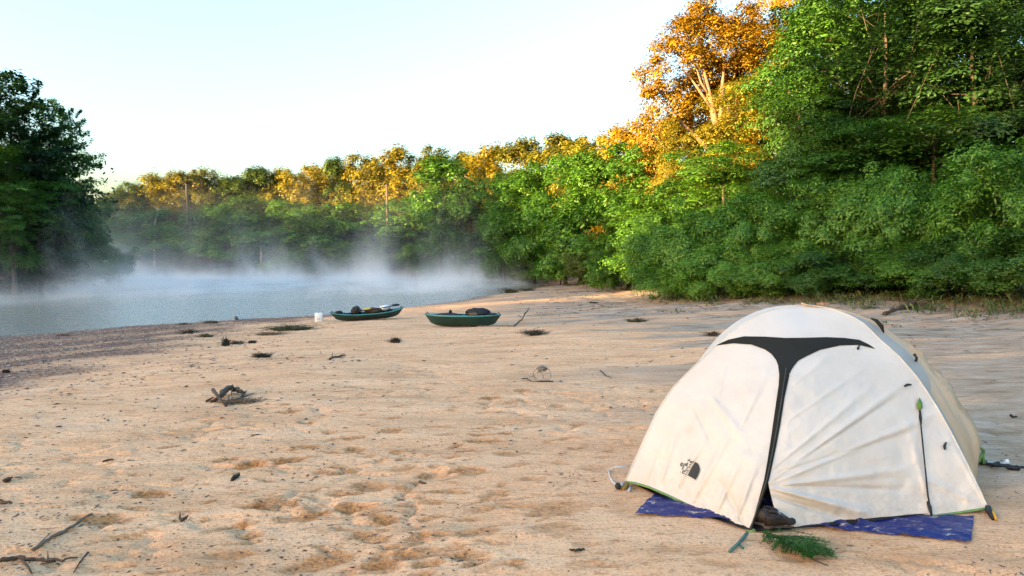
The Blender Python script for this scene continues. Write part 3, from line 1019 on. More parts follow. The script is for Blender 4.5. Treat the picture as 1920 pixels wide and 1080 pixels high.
def occ(x, y, t):  # heights set for the shadow line, with a gap lighting the golden tree
    lat = -x * sdy + y * sdx
    return np.interp(lat, [-200, 0, 14, 21, 25, 30, 32.5, 44, 62, 75, 92, 104, 200], [22, 22, 22.5, 22, 15, 15, 22.5, 22.8, 21.5, 20.2, 20.5, 21.6, 21.6])


c0 = np.array([sdx, sdy]) * -150
pv = np.array([-sdy, sdx])
o = mass('forest', [tuple(c0 + pv * -90), tuple(c0 + pv * 190)], 52000, occ, 14, 2.0, LM['dark'], -2)
tag(o, 'unseen wood behind the camera, shaped to keep sun off the beach', 'forest', kind='stuff')
# ------------------------------------------------------------------ tent
def fabric(name, c1, c2, stain, rough=0.6, transl=0.25, bs=0.25):
    m, nt, b = mat_new(name)
    p = pos(nt)
    n = noise(nt, 2.2, 6, 0.65, p)
    c = ramp(nt, n.outputs[0], [(0.35, c2), (0.6, c1)]).outputs[0]
    n2 = noise(nt, 5.5, 7, 0.7, p)
    c = mixc(nt, ramp(nt, n2.outputs[0], [(0.64, (0, 0, 0)), (0.80, (.4, .4, .4))]).outputs[0], c, stain)
    sz_ = N(nt, 'ShaderNodeSeparateXYZ')
    nt.links.new(p, sz_.inputs[0])
    spl = mth(nt, 'MULTIPLY', mth(nt, 'SUBTRACT', .30, sz_.outputs[2]), 2.6)
    spl = mth(nt, 'MULTIPLY', spl, ramp(nt, noise(nt, 30, 6, .75, p).outputs[0], [(.42, (0, 0, 0)), (.70, (1, 1, 1))]).outputs[0])
    cl_ = N(nt, 'ShaderNodeClamp')
    nt.links.new(spl, cl_.inputs[0])
    c = mixc(nt, mth(nt, 'MULTIPLY', cl_.outputs[0], .42), c, tuple(x * .62 for x in stain))
    nt.links.new(c, b.inputs['Base Color'])
    b.inputs['Roughness'].default_value = rough
    b.inputs['Specular IOR Level'].default_value = 0.12 if c1[0] < .1 else 0.3
    bn = bump(nt, None, noise(nt, 9, 4, 0.6, p).outputs[0], bs, 0.02)
    bump(nt, b, noise(nt, 45, 3, 0.6, p).outputs[0], bs * .6, 0.004, bn)
    if transl:
        out = nt.nodes['Material Output']
        t = N(nt, 'ShaderNodeBsdfTranslucent')
        nt.links.new(c, t.inputs[0])
        ms = N(nt, 'ShaderNodeMixShader')
        ms.inputs[0].default_value = transl
        nt.links.new(b.outputs[0], ms.inputs[1])
        nt.links.new(t.outputs[0], ms.inputs[2])
        nt.links.new(ms.outputs[0], out.inputs[0])
    return m


M_FLY = fabric('cream_nylon', (.67, .60, .515), (.61, .54, .46), (.48, .36, .24), .55, .15)
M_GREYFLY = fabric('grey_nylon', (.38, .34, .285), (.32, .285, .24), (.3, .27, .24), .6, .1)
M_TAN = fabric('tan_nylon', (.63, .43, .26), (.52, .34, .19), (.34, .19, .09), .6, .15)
M_BAND = fabric('dark_vent_cloth', (.020, .019, .014), (.015, .014, .010), (.03, .027, .02), .75, 0, .3)
M_INNER = fabric('black_floor_and_shade', (.012, .012, .014), (.008, .008, .01), (.03, .025, .02), .6, 0, .3)  # black floor cloth that also carries the doorway shadow
M_HEM = simple('green_webbing', (.16, .27, .09), (.11, .20, .06), 30, .7, .3, 200, .002)
M_TEAL = simple('teal_webbing', (.07, .15, .12), (.04, .10, .08), 30, .7, .3, 200, .002)
M_CORD = simple('white_cord', (.62, .6, .57), (.45, .42, .38), 40, .8, .3, 200, .002)
M_BLK = simple('black_cord', (.02, .02, .022), (.012, .012, .013), 40, .6, .3, 200, .002)
M_METAL = simple('dull_aluminium', (.5, .5, .5), (.35, .35, .35), 40, .35, .1, 200, .001)
M_OCHRE = simple('ochre_webbing', (.33, .2, .05), (.25, .14, .03), 30, .7, .3, 200, .002)

POLE_A = [(1173, 903), (1188, 868), (1207, 826), (1232, 772), (1262, 727), (1290, 699), (1316, 673), (1342, 648), (1366, 626), (1392, 607), (1416, 593), (1442, 582), (1470, 575.5), (1503, 572)]
POLE_B = [(1852, 953), (1840, 926), (1827, 899), (1812, 868), (1797, 838), (1778, 802), (1758, 766), (1739, 736), (1719, 707), (1702, 687), (1684, 667), (1666, 651), (1648, 635.5), (1632, 619), (1616, 604.5), (1598, 594), (1581, 587), (1562, 580.5), (1542, 576), (1522, 573), (1503, 572)]
HEM_L = [(1173, 903), (1195, 907), (1218, 914), (1250, 928), (1282, 943), (1312, 958), (1341, 972), (1372, 987), (1402, 999)]
HEM_R = [(1484, 995), (1500, 997), (1530, 991), (1562, 987), (1612, 982), (1660, 977), (1705, 972.5), (1748, 968), (1800, 961), (1852, 953)]


def arcs(p):
    p = np.array(p, float)
    d = np.concatenate([[0], np.cumsum(np.hypot(*(p[1:] - p[:-1]).T))])
    return d / d[-1]


ctrl = []
for pts, d0, d1 in ((POLE_A, 4.80, 5.30), (POLE_B[:-1], 4.30, 5.28)):
    for (x, y), t in zip(pts, arcs(pts)):
        ctrl.append((x, y, d0 + (d1 - d0) * t ** 1.15))
for (x, y), t in zip(HEM_L[1:], arcs(HEM_L)[1:]):
    ctrl.append((x, y, 4.80 + (4.0 - 4.80) * t))
for (x, y), t in zip(HEM_R[:-1], arcs(HEM_R)[:-1]):
    ctrl.append((x, y, 4.02 + 0.28 * t + 0.02 * math.sin(PI * t)))
for (x, y, d) in [(1492, 620, 4.98), (1486, 650, 4.85), (1472, 700, 4.62), (1466, 740, 4.49), (1460, 780, 4.38), (1452, 820, 4.28), (1445, 860, 4.19), (1438, 900, 4.11), (1424, 950, 4.04)]:
    ctrl.append((x, y, d))
ctrl = np.array(ctrl)


def tps_fit(c):
    q = c[:, :2] / 200.0
    n = len(q)
    r = np.hypot(q[:, None, 0] - q[None, :, 0], q[:, None, 1] - q[None, :, 1])
    K = np.where(r > 0, r * r * np.log(r + 1e-12), 0) + np.eye(n) * 2e-3
    Pm = np.concatenate([np.ones((n, 1)), q], 1)
    A = np.block([[K, Pm], [Pm.T, np.zeros((3, 3))]])
    wv = np.linalg.solve(A, np.concatenate([c[:, 2], [0, 0, 0]]))
    return q, wv


TQ, TW = tps_fit(ctrl)


def seg_fold(x, y, a, b, width, amp, taper=True):
    ax, ay = a
    dx, dy = b[0] - ax, b[1] - ay
    L2 = dx * dx + dy * dy
    t = ((x - ax) * dx + (y - ay) * dy) / L2
    tc = np.clip(t, 0, 1)
    d = np.hypot(x - ax - tc * dx, y - ay - tc * dy)
    wd = width * (0.35 + tc)
    k = np.exp(-(d / wd) ** 2) * amp
    return k * np.sin(PI * np.clip(tc * .92 + .06, 0, 1)) ** .6 if taper else k


FOLDS = [  # fan of creases from the slack door corner, and pull lines on both panels
    ((1442, 905), (1722, 700), 9, .022), ((1446, 880), (1640, 720), 8, .014), ((1448, 908), (1790, 760), 9, .016), ((1450, 912), (1700, 880), 10, .018),
    ((1446, 915), (1640, 965), 11, .03), ((1450, 930), (1600, 978), 9, -.025), ((1446, 910), (1720, 920), 8, -.014), ((1455, 960), (1500, 990), 9, .02),
    ((1444, 900), (1680, 745), 6, -.014), ((1450, 890), (1740, 800), 7, -.012), ((1490, 720), (1560, 660), 10, .010), ((1476, 790), (1620, 690), 8, .010),
    ((1740, 940), (1700, 780), 10, .010), ((1850, 950), (1770, 800), 8, .010), ((1845, 950), (1700, 880), 9, .010),
    ((1240, 905), (1275, 780), 9, 0.0204), ((1268, 920), (1330, 800), 10, 0.0204), ((1300, 940), (1380, 790), 10, 0.0238), ((1340, 968), (1400, 830), 10, 0.0238),
    ((1378, 985), (1420, 860), 9, 0.0238), ((1210, 905), (1235, 830), 8, 0.0170), ((1390, 800), (1440, 690), 10, 0.0170), ((1330, 740), (1400, 830), 12, 0.0204), ((1300, 760), (1350, 860), 9, -0.0170),
    ((1360, 690), (1330, 780), 12, 0.0136), ((1400, 995), (1350, 900), 8, -0.0170)]


def tent_depth(x, y):
    x = np.asarray(x, float)
    y = np.asarray(y, float)
    q = np.stack([x, y], -1).reshape(-1, 2) / 200.0
    r = np.hypot(q[:, None, 0] - TQ[None, :, 0], q[:, None, 1] - TQ[None, :, 1])
    K = np.where(r > 0, r * r * np.log(r + 1e-12), 0)
    n = len(TQ)
    d = (K @ TW[:n] + TW[n] + q @ TW[n + 1:]).reshape(x.shape)
    for a, b_, wd, am in FOLDS:
        d = d - seg_fold(x, y, a, b_, wd * .75, am * 1.0)
    d = d - (fbm(x / 26, y / 26, 400, 3) - .5) * .022 * sst(640, 760, y)
    return d


def Pv(x, y, d):
    u = (x - 960) / 1280.0
    v = (540 - y) / 1280.0
    D = np.stack([u, CP - v * SP, SP + v * CP], -1)
    return np.array([0, 0, CAM_H]) + D * (d / D[..., 1])[..., None]


def xa(pts, y):
    """x of a curve (sorted by y) at rows y"""
    p = np.array(sorted(pts, key=lambda q: q[1]))
    return np.interp(y, p[:, 1], p[:, 0])


ZIP_L = [(1503, 572), (1494, 620), (1484, 660), (1470, 700), (1464, 740), (1458, 780), (1452, 820), (1445, 860), (1434, 898), (1424, 935), (1414, 972), (1402, 999)]
ZIP_R = ZIP_L[:9] + []
ZIP_R = [(1503, 572), (1494, 620), (1484, 660), (1470, 700), (1464, 740), (1458, 780), (1452, 820), (1446, 860), (1439.5, 903), (1444, 925), (1449, 945), (1456, 968), (1466, 983), (1484, 995)]


def row_mesh(name, ys, xl, xr, nc, mat, parent, off=0.0, thick=0.0):
    t = np.linspace(0, 1, nc)
    X = xl[:, None] + (xr - xl)[:, None] * t[None]
    Y = np.repeat(ys[:, None], nc, 1)
    D = tent_depth(X, Y) - off
    V = Pv(X, Y, D).reshape(-1, 3)
    i = (np.arange(len(ys) - 1)[:, None] * nc + np.arange(nc - 1)[None]).ravel()
    F = np.stack([i, i + nc, i + nc + 1, i + 1], -1)
    o = obj(name, V, F, mat, parent)
    if thick:
        s = o.modifiers.new('solid', 'SOLIDIFY')
        s.thickness = thick
        s.offset = -1
    return o


tent_c = np.array([2.05, 4.95, 0.0])
tent = thing('tent', 'cream dome tent with dark T-shaped door band and green hem on the sand', 'tent', (0, 0, 0))
ys = np.concatenate([np.linspace(572.3, 600, 30), np.linspace(601.5, 999, 240)])
left_edge = np.where(ys <= 903, xa(POLE_A, ys), xa(HEM_L, ys))
row_mesh('door_panel', ys, left_edge, xa(ZIP_L, ys) + 0.6, 110, M_FLY, tent)
ysr = np.concatenate([np.linspace(572.3, 600, 30), np.linspace(601.5, 996, 240)])
hr = np.array(sorted(HEM_R[1:], key=lambda q: q[1]))
right_edge = np.where(ysr <= 953, xa(POLE_B, ysr), np.interp(ysr, hr[:, 1], hr[:, 0]))
row_mesh('door_panel', ysr, xa(ZIP_R, ysr) + 0.6, right_edge, 130, M_FLY, tent)
# the T band: crossbar and stem, one cloth strip laid proud of the panels
B_TOP = [(1343, 647), (1366, 636.5), (1395, 630.5), (1434, 631), (1473, 633.5), (1512, 633), (1550, 632), (1584, 633.5), (1611, 637), (1628, 645), (1641, 653.5)]
B_LOW = [(1343, 647.6), (1375, 643.5), (1409, 646), (1434, 655), (1447, 664), (1455, 675), (1460, 690), (1461, 722), (1461.2, 735), (1481, 702), (1488, 687), (1497, 676), (1512, 668), (1537, 656), (1576, 647.5), (1611, 646.5), (1641, 654)]


def band_rows():
    """crossbar: columns across x, from the top edge to the lower edge"""
    xs = np.concatenate([np.linspace(1343, 1461, 60), np.linspace(1461.5, 1479, 12), np.linspace(1479.5, 1641, 70)])
    top = np.interp(xs, [q[0] for q in B_TOP], [q[1] for q in B_TOP])
    lx = [1343, 1375, 1409, 1434, 1447, 1455, 1459, 1461, 1480.5, 1483, 1488, 1497, 1512, 1537, 1576, 1611, 1641]
    ly = [647.6, 643.5, 646, 655, 664, 675, 685, 702, 702, 695, 687, 676, 668, 656, 647.5, 646.5, 654]
    low = np.interp(xs, lx, ly)
    n = 12
    t = np.linspace(0, 1, n)
    X = np.repeat(xs[:, None], n, 1)
    Y = top[:, None] + (low - top)[:, None] * t[None]
    V1 = Pv(X, Y, tent_depth(X, Y) - .006).reshape(-1, 3)
    i = (np.arange(len(xs) - 1)[:, None] * n + np.arange(n - 1)[None]).ravel()
    F1 = np.stack([i, i + 1, i + n + 1, i + n], -1)
    sy = np.linspace(702, 998, 90)
    sl = np.interp(sy, [702, 722, 790, 805, 864, 898, 972, 998], [1461, 1460, 1450, 1448, 1439, 1433, 1413, 1401])
    sr = np.interp(sy, [702, 746, 795, 844, 889, 903, 940, 998], [1480.5, 1471, 1463.5, 1454, 1444.5, 1441, 1428, 1408])
    n2 = 8
    t = np.linspace(0, 1, n2)
    X = sl[:, None] + (sr - sl)[:, None] * t[None]
    Y = np.repeat(sy[:, None], n2, 1)
    V2 = Pv(X, Y, tent_depth(X, Y) - .007).reshape(-1, 3)
    i = (np.arange(len(sy) - 1)[:, None] * n2 + np.arange(n2 - 1)[None]).ravel() + len(V1)
    F2 = np.stack([i, i + n2, i + n2 + 1, i + 1], -1)
    return np.concatenate([V1, V2]), np.concatenate([F1, F2])


V, F = band_rows()
obj('door_band', V, F, M_BAND, tent)


def along(pts, n, off=0.0):
    p = np.array(pts, float)
    t = arcs(p)
    u = np.linspace(0, 1, n)
    x, y = np.interp(u, t, p[:, 0]), np.interp(u, t, p[:, 1])
    return Pv(x, y, tent_depth(x, y) - off)


zl = along([(1474, 690), (1466, 745), (1457, 800), (1448, 850), (1438, 898), (1421, 950), (1405, 997)], 50, .010)
obj('zip', *tube(zl, .0035, 5), simple('zip_coil', (.07, .068, .055), (.04, .038, .03), 80, .5, .4, 300, .001), tent)
for hp in (HEM_L, HEM_R[1:]):
    obj('hem', *tube(along(hp, 40, .004), .008, 6), M_HEM, tent)
obj('pole_seam', *tube(along(POLE_B, 60, .0), .006, 6), M_FLY, tent)
obj('pole_seam', *tube(along(POLE_A, 60, .0), .006, 6), M_FLY, tent)
# rear half of the dome
A3 = Pv(*np.array([POLE_A[0]], float).T, np.array([4.80]))[0]
B3 = Pv(*np.array([POLE_B[0]], float).T, np.array([4.30]))[0]
CR = Pv(np.array([1503.0]), np.array([572.0]), tent_depth(np.array([1503.0]), np.array([572.0])))[0]
back = np.array([.22, .975, 0]) * 1.2
C3, E3 = B3 + back + [-.25, 0, 0], A3 + back + [.34, 0, 0]
C3[2] = E3[2] = .04
na = 40


def resample(p, n):
    p = np.asarray(p)
    d = np.concatenate([[0], np.cumsum(np.linalg.norm(p[1:] - p[:-1], axis=1))])
    u = np.linspace(0, d[-1], n)
    return np.stack([np.interp(u, d, p[:, k]) for k in range(3)], -1)


PA = resample(along(POLE_A, 80), na)
PB = resample(along(POLE_B, 80), na)


def dome_pole(c):
    th = np.linspace(0, PI / 2, 60)
    h = 1 - np.cos(th) ** 0.9
    zf = np.sin(th) ** 1.3
    p = c[None, :2] + (CR[:2] - c[:2])[None] * h[:, None]
    return resample(np.concatenate([p, (c[2] + (CR[2] - c[2]) * zf)[:, None]], 1), na)


PC, PE = dome_pole(C3), dome_pole(E3)


def loft(name, p0, p1, nv, mat, bulge, outv, seed, mid=None, v0=None, v1=None, fold=0.0):
    V = []
    for i in range(na):
        a, c = p0[i], p1[i]
        lo = 0 if v0 is None else v0[i]
        hi = 1 if v1 is None else v1[i]
        for k in range(nv):
            v = lo + (hi - lo) * k / (nv - 1)
            if mid is None:
                q = a * (1 - v) + c * v + np.array(outv) * bulge * math.sin(PI * v) * math.sin(PI * min(1, .12 + i / na)) ** .7
            else:
                mm = mid[i] * 2 - (a + c) / 2
                q = (1 - v) ** 2 * a + 2 * v * (1 - v) * mm + v * v * c
            if fold:
                f = (.7 - abs(math.sin(v * 19 + i * .16 + 1.1 * math.sin(i * .3))) * .9 + math.sin(v * 47 - i * .5) * .25) * fold
                q = q + np.array([.9, -.2, .25]) * f * min(1, 4 * k / (nv - 1) * (1 - k / (nv - 1))) * math.sin(PI * i / (na - 1))
            V.append(q)
    i = (np.arange(na - 1)[:, None] * nv + np.arange(nv - 1)[None]).ravel()
    F = np.stack([i, i + nv, i + nv + 1, i + 1], -1)
    return obj(name, np.array(V), F, mat, tent)


loft('side_wall', PE, PA, 16, M_FLY, -.03, (-.975, .22, .1), 1)
loft('rear_wall', PC, PE, 20, M_FLY, .25, (.22, .975, .1), 2)
SIL = [(1770, 950), (1788, 915), (1802, 875), (1814, 845), (1818, 826), (1806, 793), (1796, 778), (1786, 766), (1781, 745), (1770, 729), (1757, 711), (1735, 686), (1717, 668), (1702, 652), (1688, 640), (1670, 628), (1650, 614), (1632, 603), (1612, 595), (1590, 586), (1565, 579.5), (1535, 575), (1503, 572)]
sil = np.array(SIL, float)
# match the silhouette points to the height levels of the pole
ys_b = np.interp(np.linspace(0, 1, na), arcs(POLE_B), [q[1] for q in POLE_B])
so_ = sil[np.argsort(sil[:, 1])]
sx = np.interp(ys_b - 6, so_[:, 1], so_[:, 0])
tt = np.linspace(0, 1, na)
MIDP = Pv(sx, ys_b - 6, 4.95 + .36 * tt)
MIDP[-1] = CR
MIDP[:, 2] = np.maximum(MIDP[:, 2], .05)
split = np.interp(ys_b, [572, 600, 690, 722, 745, 1000], [.16, .20, .17, .10, .03, .02])
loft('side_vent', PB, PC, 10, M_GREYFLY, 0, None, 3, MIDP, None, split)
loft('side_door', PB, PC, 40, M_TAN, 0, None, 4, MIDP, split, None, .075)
# black trim at the top of the side opening and straps gathering the rolled side door
vb = np.array([(1633, 597), (1643, 601), (1653, 612), (1657, 624), (1648, 618), (1640, 608)], float)
obj('trim', *tube(Pv(vb[:4, 0], vb[:4, 1], np.array([5.12, 5.1, 5.06, 5.04])), [.006, .014, .016, .005], 6), M_BAND, tent)
for q in ([(1714, 664), (1719, 671), (1717, 678)], [(1772, 766), (1780, 768), (1785, 766)]):
    q = np.array(q, float)
    obj('strap', *tube(Pv(q[:, 0], q[:, 1], np.full(3, 4.93)), .009, 6), M_BLK, tent)
# inner tent: dark bathtub floor under the raised fly; its black also paints doorway shadow
cen = (A3 + B3 + C3 + E3) / 4
inn = []
for k, s in ((0.0, .96), (.10, .94), (.35, .76), (.65, .48), (.92, .14)):
    for c in (A3, B3, C3, E3):
        q = cen + (c - cen) * s
        inn.append((q[0], q[1], .012 + k))
fi = []
for j in range(4):
    for i in range(4):
        fi.append([j * 4 + i, j * 4 + (i + 1) % 4, (j + 1) * 4 + (i + 1) % 4, (j + 1) * 4 + i])
fi.append([16, 17, 18, 19])
obj('inner_tent', inn, fi, M_INNER, tent, smooth=False)
# black sheet from the inner tent to the hem, standing in for doorway shadow
gl = [G(1200, 920), G(1290, 962), G(1398, 1000), G(1440, 1004), G(1486, 998), G(1600, 990), G(1745, 972)]
vgm = [(q[0], q[1] + .03, .014) for q in gl] + [(B3[0] - .1, B3[1] + .25, .014), (A3[0] + .1, A3[1] + .25, .014)]
obj('doorway_shade_sheet', vgm, [list(range(len(vgm)))], M_INNER, tent, smooth=False)
# guy tab and line on the right panel
t3 = lambda x, y, o=.012: Pv(np.array([float(x)]), np.array([float(y)]), tent_depth(np.array([float(x)]), np.array([float(y)])) - o)[0]
lf = [(1724, 745), (1729.5, 755), (1730, 765), (1726, 769), (1721, 768), (1719.5, 757)]
obj('guy_tab', [t3(*q, .02) for q in lf] + [t3(*q, .012) for q in lf], [[5, 4, 3, 2, 1, 0]] + [[i, (i + 1) % 6, 6 + (i + 1) % 6, 6 + i] for i in range(6)], simple('green_tab', (.10, .21, .03), (.06, .14, .02), 40, .6, .3, 100, .002), tent, False)
obj('guy_line', *tube([t3(1724.5, 768), t3(1727, 800, .02), t3(1733, 860, .03), t3(1740, 930, .03), t3(1747, 966, .01)], [.005, .0045, .0045, .0055, .005], 6), M_BLK, tent)
obj('line_tensioner', *tube([t3(1725, 769), t3(1726, 783), t3(1727, 795)], [.005, .009, .005], 6), M_BLK, tent)
obj('line_tensioner', *tube([t3(1739, 940), t3(1743, 950), t3(1747, 967)], [.006, .012, .006], 6), M_BLK, tent)
for q in ([(1696, 724), (1702, 721), (1708, 721)], [(1774, 830), (1771, 836), (1772, 843)], [(1608, 654), (1611, 648), (1609, 655)]):
    obj('door_toggle', *tube([t3(*q[0], .01), t3(*q[1], .018), t3(*q[2], .012)], [.006, .008, .006], 6), M_BLK, tent)
# corners: webbing, pole tips, pegs, cord loop
ca = G(1166, 918)
obj('corner_webbing', *tube([A3 + [.01, -.02, -.005], A3 + [-.015, -.05, -.03], [ca[0], ca[1], .012]], [.016, .02, .018], 6), M_OCHRE, tent)
obj('pole_tip', *tube([A3 + [-.01, 0, -.01], [ca[0] - .02, ca[1], .015]], [.010, .009], 8), M_METAL, tent)
obj('pole_tip', *tube([A3 + [.03, -.05, -.02], [ca[0] + .035, ca[1] - .06, .01]], [.008, .007], 8), M_METAL, tent)
obj('corner_buckle', *blob(np.random.RandomState(1), (ca[0] - .03, ca[1] - .01, .03), (.02, .02, .025), .1), M_BLK, tent)
cl = [P(1176, 876, 4.83), P(1160, 875, 4.8), P(1152, 876, 4.78)] + [G(1141, 884) + [0, 0, .012], G(1143, 896) + [0, 0, .01], G(1150, 908) + [0, 0, .01], G(1158, 914) + [0, 0, .015]]
obj('cord_loop', *tube(resample(cl, 24), .0065, 6), M_CORD, tent)
cb = G(1862, 978)
obj('corner_webbing', *tube([B3 + [.0, 0, 0], (B3 + cb) / 2 + [0, 0, .012], [cb[0], cb[1], .01]], [.024, .020, .012], 6), M_BLK, tent)
obj('corner_strap', *tube([B3 + [.005, -.03, .01], (B3 + cb) / 2 + [.0, -.028, .02], [cb[0] + .005, cb[1] - .02, .012]], [.008, .009, .007], 6), simple('yellow_strap', (.6, .33, .02), (.45, .24, .02), 30, .6, .2, 100, .001), tent)
fr = t3(1402, 998)
g1 = G(1385, 1024)
g2 = G(1368, 1040)
g3 = G(1393, 1030)
obj('strap', *tube([fr + [.03, 0, .01], fr, [g1[0], g1[1], .025], [g2[0], g2[1], .012]], [.011, .010, .009, .009], 6), M_TEAL, tent)
obj('strap', *tube([[g1[0], g1[1], .02], [g3[0], g3[1], .012]], [.008, .008], 6), M_TEAL, tent)
obj('strap', *tube([fr + [-.01, -.005, .0], fr + [.035, -.005, .012], fr + [.055, 0, .004]], [.010, .012, .008], 6), M_HEM, tent)
# printed mark on the left panel: dark quarter dome and rows of broken letter strokes
M_LOGO = simple('dark_print', (.03, .032, .03), (.022, .024, .022), 60, .7, 0)


def decal(name, polys, off):
    mb = MB()
    for pl in polys:
        pl = np.array(pl, float)
        q = Pv(pl[:, 0], pl[:, 1], tent_depth(pl[:, 0], pl[:, 1]) - off)
        mb.add(q, [list(range(len(pl)))[::-1]])
    return mb.build(name, M_LOGO, tent, smooth=False)


lg = lambda x, y: (1240 + x / 13.5, 840 + y / 13.5)
dome = [lg(*q) for q in [(855, 352), (905, 375), (945, 430), (968, 500), (970, 560), (950, 620), (905, 720), (865, 805), (765, 745), (668, 690), (715, 600), (760, 500), (810, 420)]]
dc = np.array(dome)
ctr = dc.mean(0)
polys = []
decal('printed_logo', [[ctr, dome[i], dome[(i + 1) % len(dome)]] for i in range(len(dome))], .010)
lr = np.random.RandomState(9)
strokes = []
segs = [((660, 300), (690, 330)), ((690, 330), (720, 300)), ((720, 300), (695, 285)), ((735, 330), (725, 375)), ((760, 325), (750, 375)), ((735, 350), (765, 350)), ((790, 340), (770, 385)), ((785, 345), (825, 350)),
        ((500, 380), (535, 375)), ((535, 375), (510, 460)), ((485, 440), (510, 465)), ((500, 380), (480, 445)), ((580, 390), (570, 440)), ((570, 440), (540, 500)), ((620, 385), (605, 440)), ((605, 440), (640, 455)), ((640, 455), (650, 400)),
        ((540, 500), (525, 550)), ((545, 570), (530, 630)), ((545, 570), (585, 600)), ((585, 600), (600, 560)), ((530, 630), (600, 660)), ((600, 660), (635, 675)), ((610, 545), (640, 545)), ((640, 590), (660, 560)), ((660, 560), (685, 580)),
        ((690, 470), (715, 490)), ((725, 470), (705, 500)), ((640, 520), (670, 470)), ((700, 410), (730, 430)), ((740, 400), (720, 440)), ((480, 600), (495, 620)), ((660, 370), (650, 420)), ((620, 610), (650, 625))]
for a, b_ in segs:
    a, b_ = np.array(a, float), np.array(b_, float)
    d = (b_ - a) / np.linalg.norm(b_ - a)
    n_ = np.array([-d[1], d[0]]) * 9
    strokes.append([lg(*(a + n_)), lg(*(b_ + n_)), lg(*(b_ - n_)), lg(*(a - n_))])
decal('printed_lettering', strokes, .009)

# blue groundsheet poking out on both sides
m, nt, b = mat_new('blue_tarp')
p = pos(nt)
mpt = N(nt, 'ShaderNodeMapping')
mpt.inputs['Scale'].default_value = (1, 2.6, 1)
mpt.inputs['Rotation'].default_value = (0, 0, .5)
nt.links.new(p, mpt.inputs[0])
n1 = noise(nt, 9, 7, .75, mpt.outputs[0])
c = mixc(nt, ramp(nt, n1.outputs[0], [(.57, (0, 0, 0)), (.62, (1, 1, 1))]).outputs[0], (.002, .011, .105), (.42, .33, .24))
nt.links.new(c, b.inputs['Base Color'])
b.inputs['Roughness'].default_value = .42
b.inputs['Specular IOR Level'].default_value = .22
bump(nt, b, noise(nt, 12, 4, .6, p).outputs[0], .6, .03)
f0, f1 = G(1190, 965), G(1822, 1022)
bk1, bk0 = G(1826, 972), G(1243, 912)
nx_, ny_ = 110, 26
V = []
for j in range(ny_):
    for i in range(nx_):
        s, t = i / (nx_ - 1), j / (ny_ - 1)
        q = (np.array(f0) * (1 - s) + np.array(f1) * s) * (1 - t) + (np.array(bk0) * (1 - s) + np.array(bk1) * s) * t
        wv = float(fbm(s * 30 + t * 9, t * 5, 500, 4) - .35) * 1.5
        q = q + np.array([0, .045, 0]) * math.sin(PI * s) * (1 - t) + np.array([0, .02, 0]) * (float(fbm(s * 14, 3.3, 510, 3)) - .5) * 3.2 * (1 - t)
        V.append((q[0], q[1], .004 + .03 * max(0, wv) * (1 - .6 * t) + .003))
F = [[j * nx_ + i, j * nx_ + i + 1, (j + 1) * nx_ + i + 1, (j + 1) * nx_ + i] for j in range(ny_ - 1) for i in range(nx_ - 1)]
tp = obj('tarp', V, F, m)
tag(tp, 'wrinkled blue tarp with sand on it, poking out from under the tent', 'tarp')

# boots in the doorway
M_BOOT = simple('dark_brown_leather', (.030, .021, .017), (.016, .012, .010), 20, .55, .5, 60, .006)
M_SOLE = simple('boot_sole', (.09, .065, .05), (.05, .035, .03), 30, .8, .4, 80, .004)


def boot(px, py, dy, rz, label, lean=0.0):
    g = G(px, py)
    e = thing('boot', label, 'boot', (g[0], g[1] + dy, .018), rz, 'boots at the tent door')
    e.scale = (.72, .72, .72)
    # side-on stations: x from heel to toe, half width, top height
    st = [(-.13, .030, .115), (-.10, .040, .13), (-.05, .040, .13), (-.01, .038, .115), (.03, .040, .085), (.08, .046, .062), (.12, .042, .055), (.148, .026, .042)]
    mb = MB()
    V, n = [], 12
    for (x, wd, h) in st:
        for k in range(n):
            a = 2 * PI * k / n
            cy, cz = math.cos(a), math.sin(a)
            V.append((x, wd * cy * (1 - .25 * max(cz, 0)), .02 + h / 2 + h / 2 * cz * .98))
    F = [[i * n + k, i * n + (k + 1) % n, (i + 1) * n + (k + 1) % n, (i + 1) * n + k] for i in range(len(st) - 1) for k in range(n)]
    F += [list(range(n))[::-1], [(len(st) - 1) * n + k for k in range(n)]]
    obj('upper', V, F, M_BOOT, e)
    V, F = [], []
    so = [(-.138, .02), (-.12, .036), (-.04, .034), (.02, .036), (.09, .05), (.13, .042), (.155, .02)]
    for z in (0, .022):
        for x, wd in so:
            V.append((x, wd, z))
        for x, wd in so[::-1]:
            V.append((x, -wd, z))
    k = len(so) * 2
    F = [list(range(k))[::-1], list(range(k, 2 * k))] + [[i, (i + 1) % k, k + (i + 1) % k, k + i] for i in range(k)]
    obj('sole', V, F, M_SOLE, e, False)
    obj('collar', *tube([(-.105 + .055 * math.cos(a), .042 * math.sin(a), .148 + .006 * math.cos(a)) for a in np.linspace(0, 2 * PI, 17)], .010, 6), M_BOOT, e)
    mb = MB()
    for i in range(4):
        x = .0 + i * .022
        z = .135 - i * .016
        mb.add(*tube([(x, -.03, z - .012), (x + .004, 0, z + .004), (x, .03, z - .012)], .004, 5))
    mb.build('laces', M_SOLE, e)
    e.rotation_euler = (lean, 0, rz)
    return e


boot(1432, 1001, .10, 2.4, 'dark boot standing in the tent doorway, nearer the left flap')
boot(1466, 1000, .07, .25, 'dark boot lying against the right flap of the tent doorway', .5)

